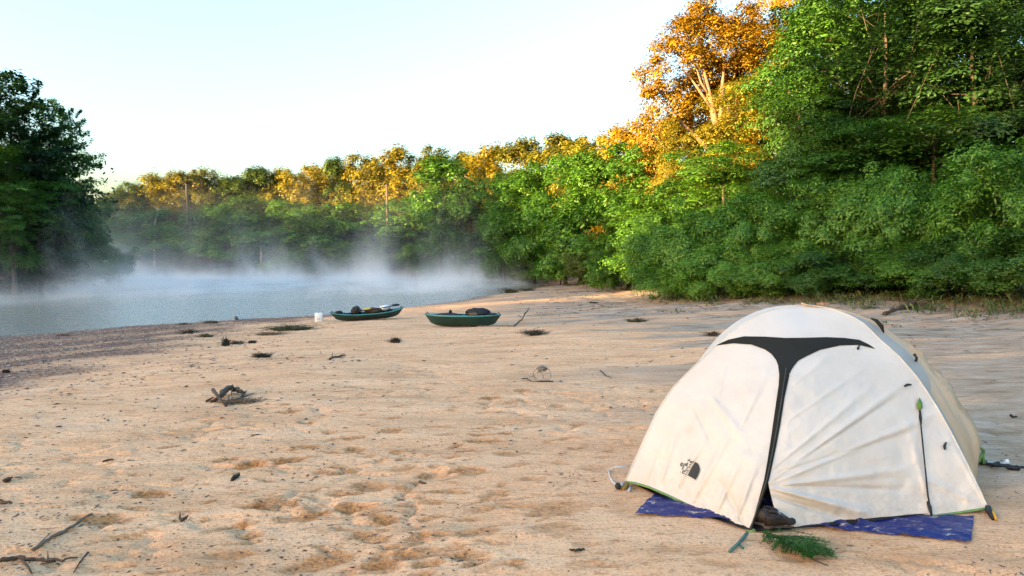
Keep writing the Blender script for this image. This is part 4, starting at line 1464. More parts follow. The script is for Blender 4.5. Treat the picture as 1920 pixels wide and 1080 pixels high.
# evergreen sprig used as a doormat
e = thing('evergreen_branch', 'green evergreen branch lying on the sand before the tent door', 'branch', tuple(G(1470, 1020)))
o0 = np.array(G(1470, 1020))
rg = np.random.RandomState(60)
tip, root = np.array(G(1552, 1066)), np.array(G(1432, 1004))
st = [root + (tip - root) * t + np.array([0, .0, .02 + .012 * math.sin(6 * t)]) for t in np.linspace(0, 1, 12)]
mbs = MB()
mbs.add(*tube(np.array(st) - o0, np.linspace(.006, .003, 12), 6))
pts, nrs = [], []
dirs = (tip - root) / np.linalg.norm(tip - root)
perp = np.array([-dirs[1], dirs[0], 0])
NV = []
for i in range(95):
    t = rg.rand() ** .8 * .80
    s0 = root + (tip - root) * t
    sgn = rg.choice([-1, 1], p=[.55, .45])
    ln = (.30 * (1 - t) + .05) * rg.uniform(.5, 1.1) * (.55 if sgn < 0 else 1.0)
    d = dirs * rg.uniform(.3, .9) + perp * sgn * rg.uniform(.5, 1.0)
    d /= np.linalg.norm(d)
    a = s0 + [0, 0, .015 + rg.rand() * .03]
    q = [a, a + d * ln * .5 + [0, 0, .012], a + d * ln]
    mbs.add(*tube(np.array(q) - o0, [.0025, .002, .001], 4))
    for k in range(46):
        u = rg.rand()
        c = a + d * ln * u + [0, 0, .012 * math.sin(PI * u)]
        nd = d * .5 + rg.normal(0, .6, 3)
        nd[2] = abs(nd[2]) * .5
        nd /= np.linalg.norm(nd)
        sd_ = np.cross(nd, rg.normal(size=3))
        sd_ /= np.linalg.norm(sd_)
        L = rg.uniform(.018, .034)
        NV.append([c - sd_ * .0018, c + sd_ * .0018, c + nd * L])
NV = np.array(NV).reshape(-1, 3) - o0
obj('needles', NV, np.arange(len(NV)).reshape(-1, 3), leaf_mat('evergreen_needle', (.012, .05, .012), (.03, .11, .02), (.07, .18, .03), .2, 8), e, False)
mbs.build('stem', BARK_D, e)

# ------------------------------------------------------------------ kayaks
M_HULL = simple('dark_green_plastic', (.010, .045, .040), (.006, .030, .028), 3, .38, .15, 20, .01, .5)
M_RIM = simple('teal_plastic', (.04, .20, .175), (.03, .15, .135), 3, .35, .12, 20, .008, .5)
M_WELL = simple('black_plastic', (.015, .017, .017), (.01, .011, .011), 10, .6, .2, 40, .006)


def kayak(label, px, py, rz, L, Wd, h, rise, pitch=0.0, roll=0.0):
    g = G(px, py)
    e = thing('kayak', label, 'kayak', (g[0], g[1], g[2] + .0), rz)
    e.rotation_euler = (roll, -pitch, rz)
    ns, prof = 41, [(0, 0), (.35, .0), (.62, .05), (.82, .22), (.94, .55), (1.0, .86), (1.0, .93)]
    V = []
    nn = len(prof) * 2 - 1
    ss = np.linspace(-1, 1, ns)
    hw = lambda s: Wd / 2 * max(0.02, (1 - abs(s) ** 2.4)) ** .75
    gun = lambda s: h + rise * abs(s) ** 3
    kel = lambda s: .02 + .10 * abs(s) ** 5
    xx = lambda s, zf: s * L / 2 * (.84 + .16 * zf)
    for s in ss:
        row = []
        for (a, zf) in prof[::-1]:
            row.append((xx(s, zf), hw(s) * a * (.6 + .4 * zf), kel(s) + (gun(s) - kel(s)) * zf))
        row += [(x, -y, z) for (x, y, z) in row[::-1][1:]]
        V += row
    F = [[i * nn + k, i * nn + k + 1, (i + 1) * nn + k + 1, (i + 1) * nn + k] for i in range(ns - 1) for k in range(nn - 1)]
    obj('hull', V, F, M_HULL, e)
    # gunwale rim: a rolled band round the top
    V = []
    for s in ss:
        g_ = gun(s)
        y0 = hw(s)
        V += [(xx(s, .84), y0 + .004, g_ * .83 + .03), (xx(s, .93), y0 + .022, g_ * .92), (xx(s, 1), y0 + .02, g_), (xx(s, 1), max(y0 - .05, 0), g_ + .012), (xx(s, 1), max(y0 - .09, 0), g_ - .01)]
    F = [[i * 5 + k, (i + 1) * 5 + k, (i + 1) * 5 + k + 1, i * 5 + k + 1] for i in range(ns - 1) for k in range(4)]
    V2 = [(x, -y, z) for (x, y, z) in V]
    F2 = [[a + len(V) for a in f[::-1]] for f in F]
    obj('gunwale', V + V2, F + F2, M_RIM, e)
    # deck at both ends, sunk well amidships
    V = []
    for s in ss:
        y0 = max(hw(s) - .085, 0.004)
        dz = gun(s) - .01 - (.17 if abs(s) < .62 else .17 * max(0, 1 - (abs(s) - .62) / .06))
        for k in (-1, -.8, 0, .8, 1):
            V.append((xx(s, 1), y0 * k, gun(s) - .012 if abs(k) == 1 else dz + .012 * (k == 0)))
    F = [[i * 5 + k, i * 5 + k + 1, (i + 1) * 5 + k + 1, (i + 1) * 5 + k] for i in range(ns - 1) for k in range(4)]
    obj('deck', V, F, M_WELL, e, False)
    # seat with backrest
    mb = MB()
    mb.add(*blob(np.random.RandomState(3), (-.15, 0, h - .10), (.22, .20, .05), .05))
    mb.add(*blob(np.random.RandomState(4), (-.38, 0, h + .02), (.05, .20, .14), .05))
    mb.build('seat', M_WELL, e)
    obj('hatch', *tube([(L * .30, 0, gun(.72) - .01), (L * .30, 0, gun(.72) + .03)], .11, 14), M_WELL, e)
    for xq in (-.30, -.22, .18, .24):
        s_ = xq * 2 / .95
        yq = hw(s_)
        obj('deck_line', *tube([(xq * L, -yq, gun(s_) + .006), (xq * L + .03, 0, gun(s_) + .012), (xq * L, yq, gun(s_) + .006)], .008, 5), M_BLK, e)
    for s in (-.93, .93):
        mb = MB()
        mb.add(*tube([(s * L / 2 - .05, 0, gun(s) + .0), (s * L / 2, 0, gun(s) + .06), (s * L / 2 + .05, 0, gun(s) + .0)], .012, 6))
        mb.build('carry_handle', M_BLK, e)
    return e, g


def place(k_e, name, label, cat, parts, group=None):
    """things loaded in a kayak: built in the kayak's frame, but things of their own"""
    from mathutils import Matrix, Euler
    loc, rot = k_e.location, k_e.rotation_euler
    out = None
    Rm = np.array(Euler(rot).to_matrix())
    if len(parts) == 1:
        V, F, mt = parts[0][1:]
        o = obj(name, np.asarray(V) @ Rm.T + np.array(loc), F, mt)
        return tag(o, label, cat, group)
    e = thing(name, label, cat, tuple(loc), 0, group)
    e.rotation_euler = rot
    for nm, V, F, mt in parts:
        obj(nm, V, F, mt, e)
    return e


M_BAG = simple('black_bag_cloth', (.018, .018, .019), (.010, .010, .011), 10, .7, .6, 25, .02)
M_YEL = simple('yellow_plastic', (.62, .42, .02), (.5, .33, .02), 10, .4, .1, 50, .003)
M_WHITE = simple('white_plastic', (.78, .77, .75), (.68, .67, .65), 6, .4, .1, 50, .003)
M_BRN = simple('brown_gear_cloth', (.12, .085, .05), (.05, .035, .022), 14, .8, .6, 30, .015)
M_RED = simple('dull_red_cloth', (.16, .04, .03), (.09, .025, .02), 12, .8, .5, 30, .01)
rr = np.random.RandomState(70)
kl, g = kayak('dark green kayak loaded with gear at the waterline, left of the other kayak', 690, 600, .42, 2.75, .78, .27, .12, .045, .06)
place(kl, 'white_bag', 'white bag on the raised bow of the loaded kayak', 'bag', [('bag',) + blob(rr, (.66, .05, .40), (.20, .16, .11), .2) + (M_WHITE,)])
place(kl, 'dry_bag', 'yellow bag lying amidships on the loaded kayak', 'bag', [('bag',) + blob(rr, (-.05, -.12, .42), (.17, .10, .05), .08) + (M_YEL,)])
place(kl, 'backpack', 'black pack heaped near the stern of the loaded kayak', 'backpack', [('pack',) + blob(rr, (-.42, -.02, .37), (.20, .20, .17), .22) + (M_BAG,), ('strap',) + tube([(-.52, -.2, .34), (-.46, -.21, .47), (-.4, -.1, .54)], .018, 6) + (M_BRN,), ('strap',) + tube([(-.30, -.2, .34), (-.32, -.21, .46), (-.36, -.1, .53)], .018, 6) + (M_BRN,)])
place(kl, 'duffel_bag', 'brown and black bundle between pack and white bag on the loaded kayak', 'bag', [('bag',) + blob(rr, (.22, .0, .34), (.30, .20, .10), .2) + (M_BRN,), ('flap',) + blob(rr, (.18, -.08, .40), (.22, .12, .05), .2) + (M_RED,)])
place(kl, 'paddle', 'black paddle shaft laid along the loaded kayak', 'paddle', [('shaft',) + tube([(-.5, -.20, .38), (.2, -.22, .42), (.95, -.06, .47)], .016, 6) + (M_BLK,), ('blade',) + blob(rr, (1.05, -.02, .49), (.16, .08, .045), .05) + (M_BLK,)])
place(kl, 'folded_cover', 'small dark cover bundled at the stern tip of the loaded kayak', 'cover', [('cover',) + blob(rr, (-1.05, .0, .36), (.16, .12, .06), .2) + (M_BAG,)])
kr, g = kayak('dark green kayak with teal rim lying on open sand, right of the loaded kayak', 868, 613, -.10, 2.33, .80, .36, .03, 0, .0)
place(kr, 'cargo_cover', 'black humped cover over gear on the right kayak', 'cover', [('cover',) + blob(rr, (.46, .0, .42), (.36, .24, .15), .22) + (M_BAG,)])
place(kr, 'gear_roll', 'low black roll along the front half of the right kayak', 'bag', [('roll',) + blob(rr, (-.42, -.08, .37), (.42, .18, .055), .2) + (M_BAG,)])
place(kr, 'gear_bundle', 'small tan bundle under the humped cover on the right kayak', 'bag', [('bundle',) + blob(rr, (.36, -.22, .40), (.16, .08, .05), .15) + (M_BRN,)])
place(kr, 'paddle', 'black paddle lying across the rear of the right kayak', 'paddle', [('shaft',) + tube([(.1, -.16, .40), (.6, -.18, .43), (.95, -.1, .41)], .016, 6) + (M_BLK,), ('blade',) + blob(rr, (.9, -.1, .41), (.15, .08, .03), .05) + (M_BLK,)])

# white jug standing near the water
g = G(598, 603)
e = thing('jug', 'square white plastic jug standing at the waterline', 'jug', tuple(g), .25)
hw_, hd, hh = .14, .09, .31
V, F = [], []
for (z, s) in ((0, .94), (.015, 1), (hh * .90, 1), (hh * .97, .96), (hh, .85)):
    for (sx_, sy_) in ((-1, -.8), (-.8, -1), (.8, -1), (1, -.8), (1, .8), (.8, 1), (-.8, 1), (-1, .8)):
        V.append((sx_ * hw_ * s, sy_ * hd * s, z))
for j in range(4):
    for i in range(8):
        F.append([j * 8 + i, j * 8 + (i + 1) % 8, (j + 1) * 8 + (i + 1) % 8, (j + 1) * 8 + i])
F += [list(range(8))[::-1], [32 + i for i in range(8)]]
obj('body', V, F, M_WHITE, e, False)
obj('cap', *tube([(-.08, 0, hh - .005), (-.08, 0, hh + .02)], .03, 10), M_WHITE, e)
obj('handle', *tube([(.0, 0, hh - .01), (.02, 0, hh + .02), (.09, 0, hh + .02), (.11, 0, hh - .01)], .010, 6), M_WHITE, e)
obj('label', [(-.07, -hd - .002, .06), (.06, -hd - .002, .06), (.06, -hd - .002, .15), (-.07, -hd - .002, .15)], [[0, 1, 2, 3]], simple('grey_label', (.55, .56, .58), (.45, .46, .48), 40, .6, 0), e, False)

# ------------------------------------------------------------------ driftwood, weed clumps and other litter on the sand
M_WOOD = simple('wet_driftwood', (.10, .062, .036), (.042, .027, .017), 14, .85, .7, 40, .01)
M_WOODP = simple('dry_driftwood', (.20, .14, .085), (.10, .068, .042), 14, .85, .7, 40, .01)
M_WEED = simple('dark_weed', (.040, .034, .020), (.016, .014, .010), 20, .9, .7, 40, .01)
M_WEEDG = simple('green_weed', (.065, .065, .025), (.028, .030, .014), 20, .9, .7, 40, .01)


def clump(name, px, py, wpx, hpx, label, cat, mat, seed, n=60, twig=None, body=True, group=None):
    """matted heap of weed and twigs: width and height in photo pixels at its own distance"""
    rg = np.random.RandomState(seed)
    g = np.array(G(px, py))
    k = g[1] / 1280.0
    w_, h_ = wpx * k / 2, hpx * k
    d_ = min(w_ * .8, .6)
    mb = MB()
    if body:
        for i in range(4):
            mb.add(*blob(rg, (rg.uniform(-.5, .5) * w_, rg.uniform(-.4, .4) * d_, h_ * .12), (w_ * rg.uniform(.3, .55), d_ * rg.uniform(.3, .55), h_ * rg.uniform(.22, .5)), .4, 14, 9, -.02))
    for i in range(int(n * 2.0)):
        a = np.array([rg.normal(0, .45) * w_, rg.normal(0, .4) * d_, rg.rand() * h_ * .5])
        d = np.array([rg.normal(0, .5) * w_, rg.normal(0, .5) * d_, rg.uniform(-.1, .55) * h_])
        b_ = a + d
        b_[2] = min(max(b_[2], 0), h_)
        mid = (a + b_) / 2 + rg.normal(0, .08, 3) * w_
        mid[2] = abs(mid[2])
        r0 = max(.0035, .012 * k * 30 * rg.uniform(.3, 1))
        r0 = min(r0, h_ * .09)
        mb.add(*tube([a, mid, b_], [r0, r0 * .8, r0 * .4], 4))
    o = mb.build(name, mat, None, True, tuple(g))
    return tag(o, label, cat, group)


def stick(name, pts, rads, label, cat, mat, extra=(), lift=.012, group=None):
    q = np.array([np.array(G(*p_[:2])) + [0, 0, lift + (p_[2] if len(p_) > 2 else 0)] for p_ in pts])
    o0 = q[0].copy()
    mb = MB()
    n_ = max(8, len(q) * 4)
    rs = resample(q, n_)
    jr = np.random.RandomState(int(abs(q[0][0] * 1000)) % 9999)
    rs[1:-1] += jr.normal(0, 1, (n_ - 2, 3)) * np.mean(rads) * .35
    mb.add(*tube(rs - o0, np.interp(np.linspace(0, 1, n_), np.linspace(0, 1, len(rads)), rads), 7))
    for ex, er in extra:
        qq = np.array([np.array(G(*p_[:2])) + [0, 0, lift + (p_[2] if len(p_) > 2 else 0)] for p_ in ex])
        mb.add(*tube(qq - o0, np.linspace(er, er * .4, len(qq)), 6))
    o = mb.build(name, mat, None, True, tuple(o0))
    return tag(o, label, cat, group)


clump('weed_clump', 740, 642, 26, 12, 'dark rounded weed clump on the sand below the gap between the kayaks', 'weed clump', M_WEED, 1)
clump('weed_clump', 1004, 628, 44, 13, 'spiky dark weed clump on the sand right of the right kayak', 'weed clump', M_WEED, 2, 110)
clump('weed_clump', 423, 648, 20, 20, 'upright dark clump, tallest among the debris left of the jug', 'weed clump', M_WEED, 3, 60)
clump('weed_clump', 444, 645, 26, 8, 'flat brown clump touching the upright dark clump', 'weed clump', M_WOOD, 4, 50)
clump('weed_clump', 352, 625, 28, 10, 'low peaked dark clump nearest the water, left of the debris', 'weed clump', M_WEED, 5)
clump('weed_clump', 385, 632, 30, 8, 'flat dark green clump right of the low peaked clump', 'weed clump', M_WEEDG, 6)
clump('weed_clump', 473, 643, 18, 6, 'small round dark clump right of the upright dark clump', 'weed clump', M_WEED, 7, 40)
clump('weed_clump', 490, 670, 34, 11, 'dark double-humped clump farthest from the water among the left debris', 'weed clump', M_WEED, 8, 70)
clump('weed_clump', 545, 618, 72, 9, 'broad green weed mat just left of the jug', 'weed clump', M_WEEDG, 9, 160)
clump('weed_clump', 506, 628, 50, 6, 'thin brown weed strip below the broad green mat', 'weed clump', M_WOODP, 10, 110, body=False)
clump('driftwood', 347, 609, 24, 5, 'short dark log at the water, left of the upright snag', 'driftwood', M_WOOD, 11, 20)
clump('driftwood', 393, 606, 26, 7, 'dark jagged wood lump at the water beside the upright snag', 'driftwood', M_WOOD, 12, 30)
clump('driftwood', 120, 630, 28, 6, 'dark log lying at the water far left on the gravel', 'driftwood', M_WOOD, 13, 24)
clump('weed_clump', 12, 700, 18, 10, 'dark tuft on the gravel at the left edge', 'weed clump', M_WEED, 14, 40)
clump('weed_clump', 958, 549, 30, 11, 'dark bushy clump at the water behind the right kayak', 'weed clump', M_WEEDG, 15, 90)
clump('weed_clump', 990, 545, 26, 6, 'small green clump beside the dark bushy clump at the water', 'weed clump', M_WEEDG, 16, 60)
clump('weed_clump', 1196, 604, 38, 9, 'dark mossy log-like clump on the grey silt', 'weed clump', M_WEEDG, 17, 70)
clump('weed_clump', 1335, 630, 28, 12, 'ragged brown clump right beside the left shoulder of the tent', 'weed clump', M_WOOD, 18, 60)
clump('weed_clump', 1113, 569, 20, 5, 'small dark clump on the silt, farther of two', 'weed clump', M_WEED, 19, 30)
clump('weed_clump', 1115, 581, 14, 4, 'small dark clump on the silt, nearer of two', 'weed clump', M_WEED, 20, 30)
clump('bark_piece', 963, 1009, 26, 9, 'lumpy dark bark piece on the foreground sand', 'bark', M_WOOD, 21, 10)
clump('stone', 444, 695, 0.1 + 9, 4, 'small dark stone below the left debris', 'stone', M_WEED, 22, 2)
stick('driftwood', [(443, 600), (441, 594, .10), (446, 589, .25)], [.07, .06, .03], 'short snag standing up at the water left of the jug', 'driftwood', M_WOOD)
stick('driftwood', [(395, 755), (410, 752, .03), (425, 741, .07), (440, 738, .05), (458, 742, .02)], [.018, .032, .036, .03, .02], 'arched dark driftwood branch with dry stems on the mid sand', 'driftwood', M_WOOD,
      [([(400, 742, .06), (408, 752, .05), (424, 764, .0)], .026), ([(436, 736, .08), (434, 750, .04)], .012), ([(424, 764), (430, 750, .04)], .012), ([(430, 757), (450, 754)], .02), ([(440, 752), (476, 739)], .012), ([(387, 754), (400, 750, .02)], .015), ([(450, 750), (462, 738, .02)], .02)])
clump('dead_stems', 452, 755, 60, 9, 'litter of dry stems in the arch of the driftwood branch', 'dead stems', M_WOODP, 24, 90, body=False)
stick('branch', [(62, 1035), (95, 1012), (130, 995), (160, 975), (186, 956)], [.010, .010, .009, .007, .004], 'long thin branch on the sand at lower left', 'branch', M_WOODP, [([(62, 1035), (75, 1022), (92, 1005)], .005), ([(150, 978), (172, 966), (182, 952)], .007), ([(75, 996), (110, 993)], .003)])
stick('branch', [(0, 1056), (35, 1050), (65, 1054), (95, 1055), (125, 1052), (145, 1049)], [.013, .012, .010, .009, .006, .004], 'forked branch in the bottom left corner', 'branch', M_WOOD, [([(90, 1055), (90, 1047, .03)], .004), ([(105, 1056), (75, 1062)], .006), ([(165, 1040), (150, 1058), (138, 1078)], .007), ([(40, 1052), (52, 1066), (60, 1080)], .008)])
stick('branch', [(895, 613), (935, 612), (962, 613), (978, 606, .10), (993, 592, .30)], [.03, .03, .028, .022, .012], 'curved pale branch rising from the sand behind the right kayak', 'branch', M_WOODP, [([(982, 600, .2), (992, 597, .25)], .014)])
stick('twig', [(1125, 696), (1132, 702), (1138, 707), (1147, 710)], [.008, .008, .007, .004], 'bent twig on the sand left of the tent top', 'twig', M_WOOD)
stick('twig', [(618, 675), (626, 671), (636, 669), (648, 667)], [.018, .02, .016, .008], 'small branched twig on the sand below the jug', 'twig', M_WOOD, [([(622, 673), (624, 665, .04)], .01), ([(636, 669), (646, 663)], .01)])
stick('wood_chip', [(337, 976), (341, 979), (345, 977), (352, 973, .01)], [.006, .010, .010, .005], 'black V-shaped wood chip on the lower left sand', 'wood chip', M_WOOD, [([(337, 976), (338, 970, .02)], .007)])
stick('wood_chip', [(785, 906), (792, 908), (799, 909)], [.006, .010, .005], 'dark leaf-shaped chip on the middle sand', 'wood chip', M_WOOD)
stick('wood_chip', [(1068, 1034), (1083, 1036), (1096, 1034)], [.004, .009, .004], 'flat dark chip left of the teal strap', 'wood chip', M_WEED)
stick('wood_chip', [(434, 902), (441, 897), (449, 893)], [.012, .018, .008], 'dark chip in a scuffed footprint, left foreground', 'wood chip', M_WEED)
stick('wood_chip', [(8, 905), (18, 900), (23, 898)], [.014, .014, .006], 'dark wood chip at the left edge, upper of two', 'wood chip', M_WOOD)
stick('wood_chip', [(0, 943), (8, 947), (23, 946)], [.016, .012, .006], 'dark wood chip at the left edge, lower of two', 'wood chip', M_WOOD)
stick('wood_chip', [(192, 868), (202, 866), (213, 864)], [.006, .010, .005], 'thin brown chip on the left sand', 'wood chip', M_WOOD)
stick('log', [(1658, 590), (1690, 583, .06), (1715, 576, .14), (1745, 576, .1)], [.06, .09, .1, .06], 'dark fallen log at the bushes right of the tent top', 'log', M_WOOD)
stick('log', [(1385, 560, .03), (1400, 557, .1), (1425, 552, .1)], [.05, .07, .05], 'dark log half buried under the bushes left of the tent top', 'log', M_WOOD)
# orange rock at the thicket
g = G(1545, 573)
tag(obj('rock', *blob(np.random.RandomState(91), (0, 0, .03), (.24, .16, .10), .2), simple('reddish_rock', (.42, .22, .13), (.28, .14, .08), 6, .9, .6, 14, .03), None, True, tuple(g)), 'low reddish rock behind the tent top', 'rock')
# red-leaved sapling in front of the thicket
g = np.array(G(1322, 545))
e = thing('red_leaved_sapling', 'small red-leaved sapling in front of the bushes', 'sapling', tuple(g))
mb = MB()
mb.add(*tube([(0, 0, 0), (.03, 0, .3), (0, 0, .6), (.05, 0, .85)], [.015, .013, .01, .005], 6))
mb.build('stem', BARK_D, e)
rg = np.random.RandomState(92)
V = leaf_quads(rg.normal(size=(170, 3)) * [.14, .12, .16] + [0, -.1, .62], rg.normal(size=(170, 3)) + [0, 0, .5], .11, rg)
obj('leaves', V, np.arange(len(V)).reshape(-1, 4), LM['red'], e, False)

# tangle of pale wire standing on the sand
g = np.array(G(1016, 717))
e = thing('wire_tangle', 'pale coil of tangled wire standing on a dark stick on the sand', 'wire coil', tuple(g))
M_WIRE = simple('pale_wire', (.42, .38, .33), (.22, .19, .16), 60, .6, .2, 100, .002)
ring = lambda cx, cz, rx, rz_, ph=0, y=0: [(cx + rx * math.cos(a + ph), y + .03 * math.sin(2 * a), cz + rz_ * math.sin(a + ph)) for a in np.linspace(0, 2 * PI, 26)]
for i, (cx, cz, rx, rz_, y) in enumerate([(0, .105, .125, .095, 0), (.005, .11, .118, .088, .02), (.065, .085, .05, .045, -.02), (-.045, .09, .055, .055, -.02)]):
    obj('wire_loop', *tube(ring(cx, cz, rx, rz_, 0, y), .006, 5), M_WIRE, e)
mb = MB()
rg = np.random.RandomState(93)
for i in range(8):
    mb.add(*tube([(c_[0] + .012 * rg.normal(), c_[1] + .02 * rg.normal(), c_[2] + .01 * rg.normal()) for c_ in ring(.005 + .012 * rg.normal(), .19, .045, .03, rg.rand() * 6)], .004, 4))
mb.build('wire_knot', M_WIRE, e)
tag(obj('stick', *tube([(g[0] - .16, g[1] - .03, g[2] + .01), (g[0], g[1] - .04, g[2] + .018), (g[0] + .15, g[1] - .03, g[2] + .02)], [.008, .016, .008], 6), M_WOOD), 'short dark stick under the wire coil', 'stick')
stick('twig', [(978, 712), (988, 711), (995, 716)], [.007, .009, .006], 'short dark twig left of the wire coil', 'twig', M_WOOD)

# heap of rope and straps at the tent's right rear
gh = np.array(G(1832, 873))
e = thing('rope_heap', 'heap of green rope and dark straps on sand at the tent right rear', 'rope', tuple(gh))
rg = np.random.RandomState(94)


def squiggle(c, r, n, h):
    q = np.cumsum(rg.normal(0, 1, (n, 3)) * r * .5, 0)
    q -= q.mean(0)
    q = np.clip(q, -r * 1.6, r * 1.6) * [1, .7, .25] + c
    q[:, 2] = np.abs(q[:, 2]) + .012
    q = resample(q, n * 5)
    return q


obj('green_rope', *tube(resample([(-.05, 0, .06), (.0, -.02, .15), (.05, 0, .12), (.03, .0, .05), (-.02, -.03, .04), (.02, -.03, .10), (.04, -.02, .02)], 30), .012, 6), M_HEM, e)
obj('green_rope', *tube(squiggle((.02, 0, .03), .07, 10, .05), .010, 6), M_TEAL, e)
obj('dark_strap', *tube(squiggle((.04, -.04, .02), .09, 12, .05), .012, 6), M_BLK, e)
obj('dark_strap', *tube(resample([(.06, -.05, .02), (.14, -.10, .03), (.20, -.12, .015), (.26, -.13, .03), (.30, -.16, .01)], 20), [.014] * 8 + [.022] * 6 + [.010] * 6, 6), M_BLK, e)
obj('cord', *tube(resample([(.05, .0, .03), (.13, .02, .015), (.2, .0, .02), (.26, .02, .012)], 20), .006, 6), M_CORD, e)
g = G(1888, 872)
tag(obj('stone', *blob(np.random.RandomState(95), (g[0], g[1], .02), (.018, .016, .022), .15), M_WHITE), 'small white pebble right of the rope heap', 'stone')
stick('wood_chip', [(1895, 780), (1899, 784), (1907, 783)], [.012, .012, .006], 'dark chip on the sand at the right edge above the rope heap', 'wood chip', M_WEED)

# ------------------------------------------------------------------ pebbles, gravel, weeds: uncountable
OCT = np.array([(1, 0, 0), (0, 1, 0), (-1, 0, 0), (0, -1, 0), (0, 0, .75), (0, 0, -.5), (.72, .72, .1), (-.7, .7, .1), (-.7, -.7, .1), (.7, -.7, .1)])
OF = [(0, 6, 4), (6, 1, 4), (1, 7, 4), (7, 2, 4), (2, 8, 4), (8, 3, 4), (3, 9, 4), (9, 0, 4)]


def scatter(name, X, Y, size, mat, label, cat, rg, elong=1.6):
    n = len(X)
    Zs = terrain(X, Y)[0]
    # follow the displaced sheet
    ix = np.clip(np.searchsorted(AX, X), 1, len(AX) - 1)
    iy = np.clip(np.searchsorted(AY, Y), 1, len(AY) - 1)
    Zs = np.maximum(np.maximum(Z[iy, ix], Z[iy - 1, ix]), np.maximum(Z[iy, ix - 1], Z[iy - 1, ix - 1])) * .5 + .5 * Z[iy, ix]
    th = rg.rand(n) * 6.28
    e_ = rg.uniform(1, elong, n)
    base = OCT[None] * rg.uniform(.75, 1.25, (n, len(OCT), 1))
    bx = base[:, :, 0] * (size * e_)[:, None]
    by = base[:, :, 1] * (size / e_ ** .5)[:, None]
    c, s = np.cos(th)[:, None], np.sin(th)[:, None]
    V = np.stack([X[:, None] + bx * c - by * s, Y[:, None] + bx * s + by * c, Zs[:, None] + base[:, :, 2] * size[:, None] * .6 + .1 * size[:, None]], -1).reshape(-1, 3)
    F = (np.array(OF)[None] + (np.arange(n) * len(OCT))[:, None, None]).reshape(-1, 3)
    o = obj(name, V, F, mat, smooth=False)
    return tag(o, label, cat, kind='stuff')


def peb_mat(name, stops):
    m, nt, b = mat_new(name)
    geo = N(nt, 'ShaderNodeNewGeometry')
    nt.links.new(ramp(nt, geo.outputs['Random Per Island'], stops).outputs[0], b.inputs['Base Color'])
    b.inputs['Roughness'].default_value = .85
    return m


M_PEB = peb_mat('bark_grit', [(0, (.025, .018, .014)), (.5, (.06, .042, .03)), (.8, (.12, .075, .045)), (1, (.22, .12, .06))])
M_GRV = peb_mat('wet_gravel', [(0, (.06, .032, .020)), (.5, (.16, .090, .056)), (.85, (.28, .17, .11)), (1, (.46, .34, .25))])
rg = np.random.RandomState(200)
# sand litter, spread evenly over the picture's ground
pp = []
while len(pp) < 7000:
    px, py = rg.uniform(-60, 1980), 560 + 540 * rg.rand() ** .9
    d = ray(px, py)
    t = -CAM_H / d[2]
    pp.append((d[0] * t, d[1] * t))
pp = np.array(pp)
k = fbm(pp[:, 0] / 1.1, pp[:, 1] / 1.1, 210, 3)
zz, sdb_, fs_, in_ = terrain(pp[:, 0], pp[:, 1])
left = sst(-.3, -1.8, pp[:, 0] / np.maximum(pp[:, 1], 1) * 5)
keep = (~in_) & (pp[:, 1] < 34) & (fs_ > -1) & (rg.rand(len(pp)) < .05 + .75 * sst(.5, .62, k) + .4 * left)
tx = (np.abs(pp[:, 0] - 2.0) < 1.3) & (np.abs(pp[:, 1] - 4.9) < 1.1)
keep &= ~tx
pp2 = []
for (qx, qy) in ((425, 650), (385, 635), (490, 672), (545, 622), (630, 672), (440, 760), (200, 930), (120, 960), (60, 1040), (330, 690), (150, 720)):
    g_ = G(qx, qy)
    r_ = .05 * g_[1]
    for _ in range(70):
        pp2.append((g_[0] + rg.normal() * r_ * 1.3, g_[1] + rg.normal() * r_ * .9))
pp = np.concatenate([pp[keep], np.array(pp2)])
sz = (.0018 + .0080 * rg.rand(len(pp)) ** 3) * np.clip(pp[:, 1] / 3.6, 1, 3.2)
scatter('pebbles', pp[:, 0], pp[:, 1], sz, M_PEB, 'dark specks of bark and grit scattered over the sand', 'pebbles', rg, 2.4)
# drift litter on the silt below the thicket
x, y = rg.uniform(0, 16, 9000), rg.uniform(11, 70, 9000)
zz, sdb_, fs_, in_ = terrain(x, y)
k = fbm(x / 1.6, y / .9, 215, 3)
keep = (~in_) & (fs_ > -.5) & (rg.rand(9000) < sst(.50, .66, k + .12 * sst(4, 0, fs_)) * sst(11, 3, fs_))
x, y = x[keep], y[keep]
scatter('drift_litter', x, y, rg.uniform(.012, .045, len(x)) * np.clip(y / 20, .7, 1.6), M_PEB, 'dark drift litter strewn over the grey silt below the thicket', 'litter', rg, 3.2)
# gravel towards the water on the left
n = 60000
x = rg.uniform(-26, 0, n)
y = rg.uniform(6, 36, n)
zz, sdb_, fs_, in_ = terrain(x, y)
lim = np.interp(y, [2, 10, 14, 18, 26, 33], [19, 15.5, 12.6, 9.4, 4.2, 0.8])
gnn = (fbm(x / 1.5, y / 1.5, 80, 4) - .5)
st_ = .5 + .5 * np.sin((sdb_ + gnn * 2.6) * 2.6)
pk = sst(.8, -1.5, sdb_ - lim + gnn * 3) * (1 - .5 * sst(6, .5, lim - sdb_) * sst(.4, .9, st_))
pk = np.maximum(pk, .10 * sst(3.5, 0, sdb_ - lim))
inv = np.abs(x / y) < .85
keep = (~in_) & (rg.rand(n) < pk) & inv
x, y = x[keep], y[keep]
scatter('gravel', x, y, rg.uniform(.012, .035, len(x)), M_GRV, 'dark wet gravel along the water on the left', 'gravel', rg, 1.5)
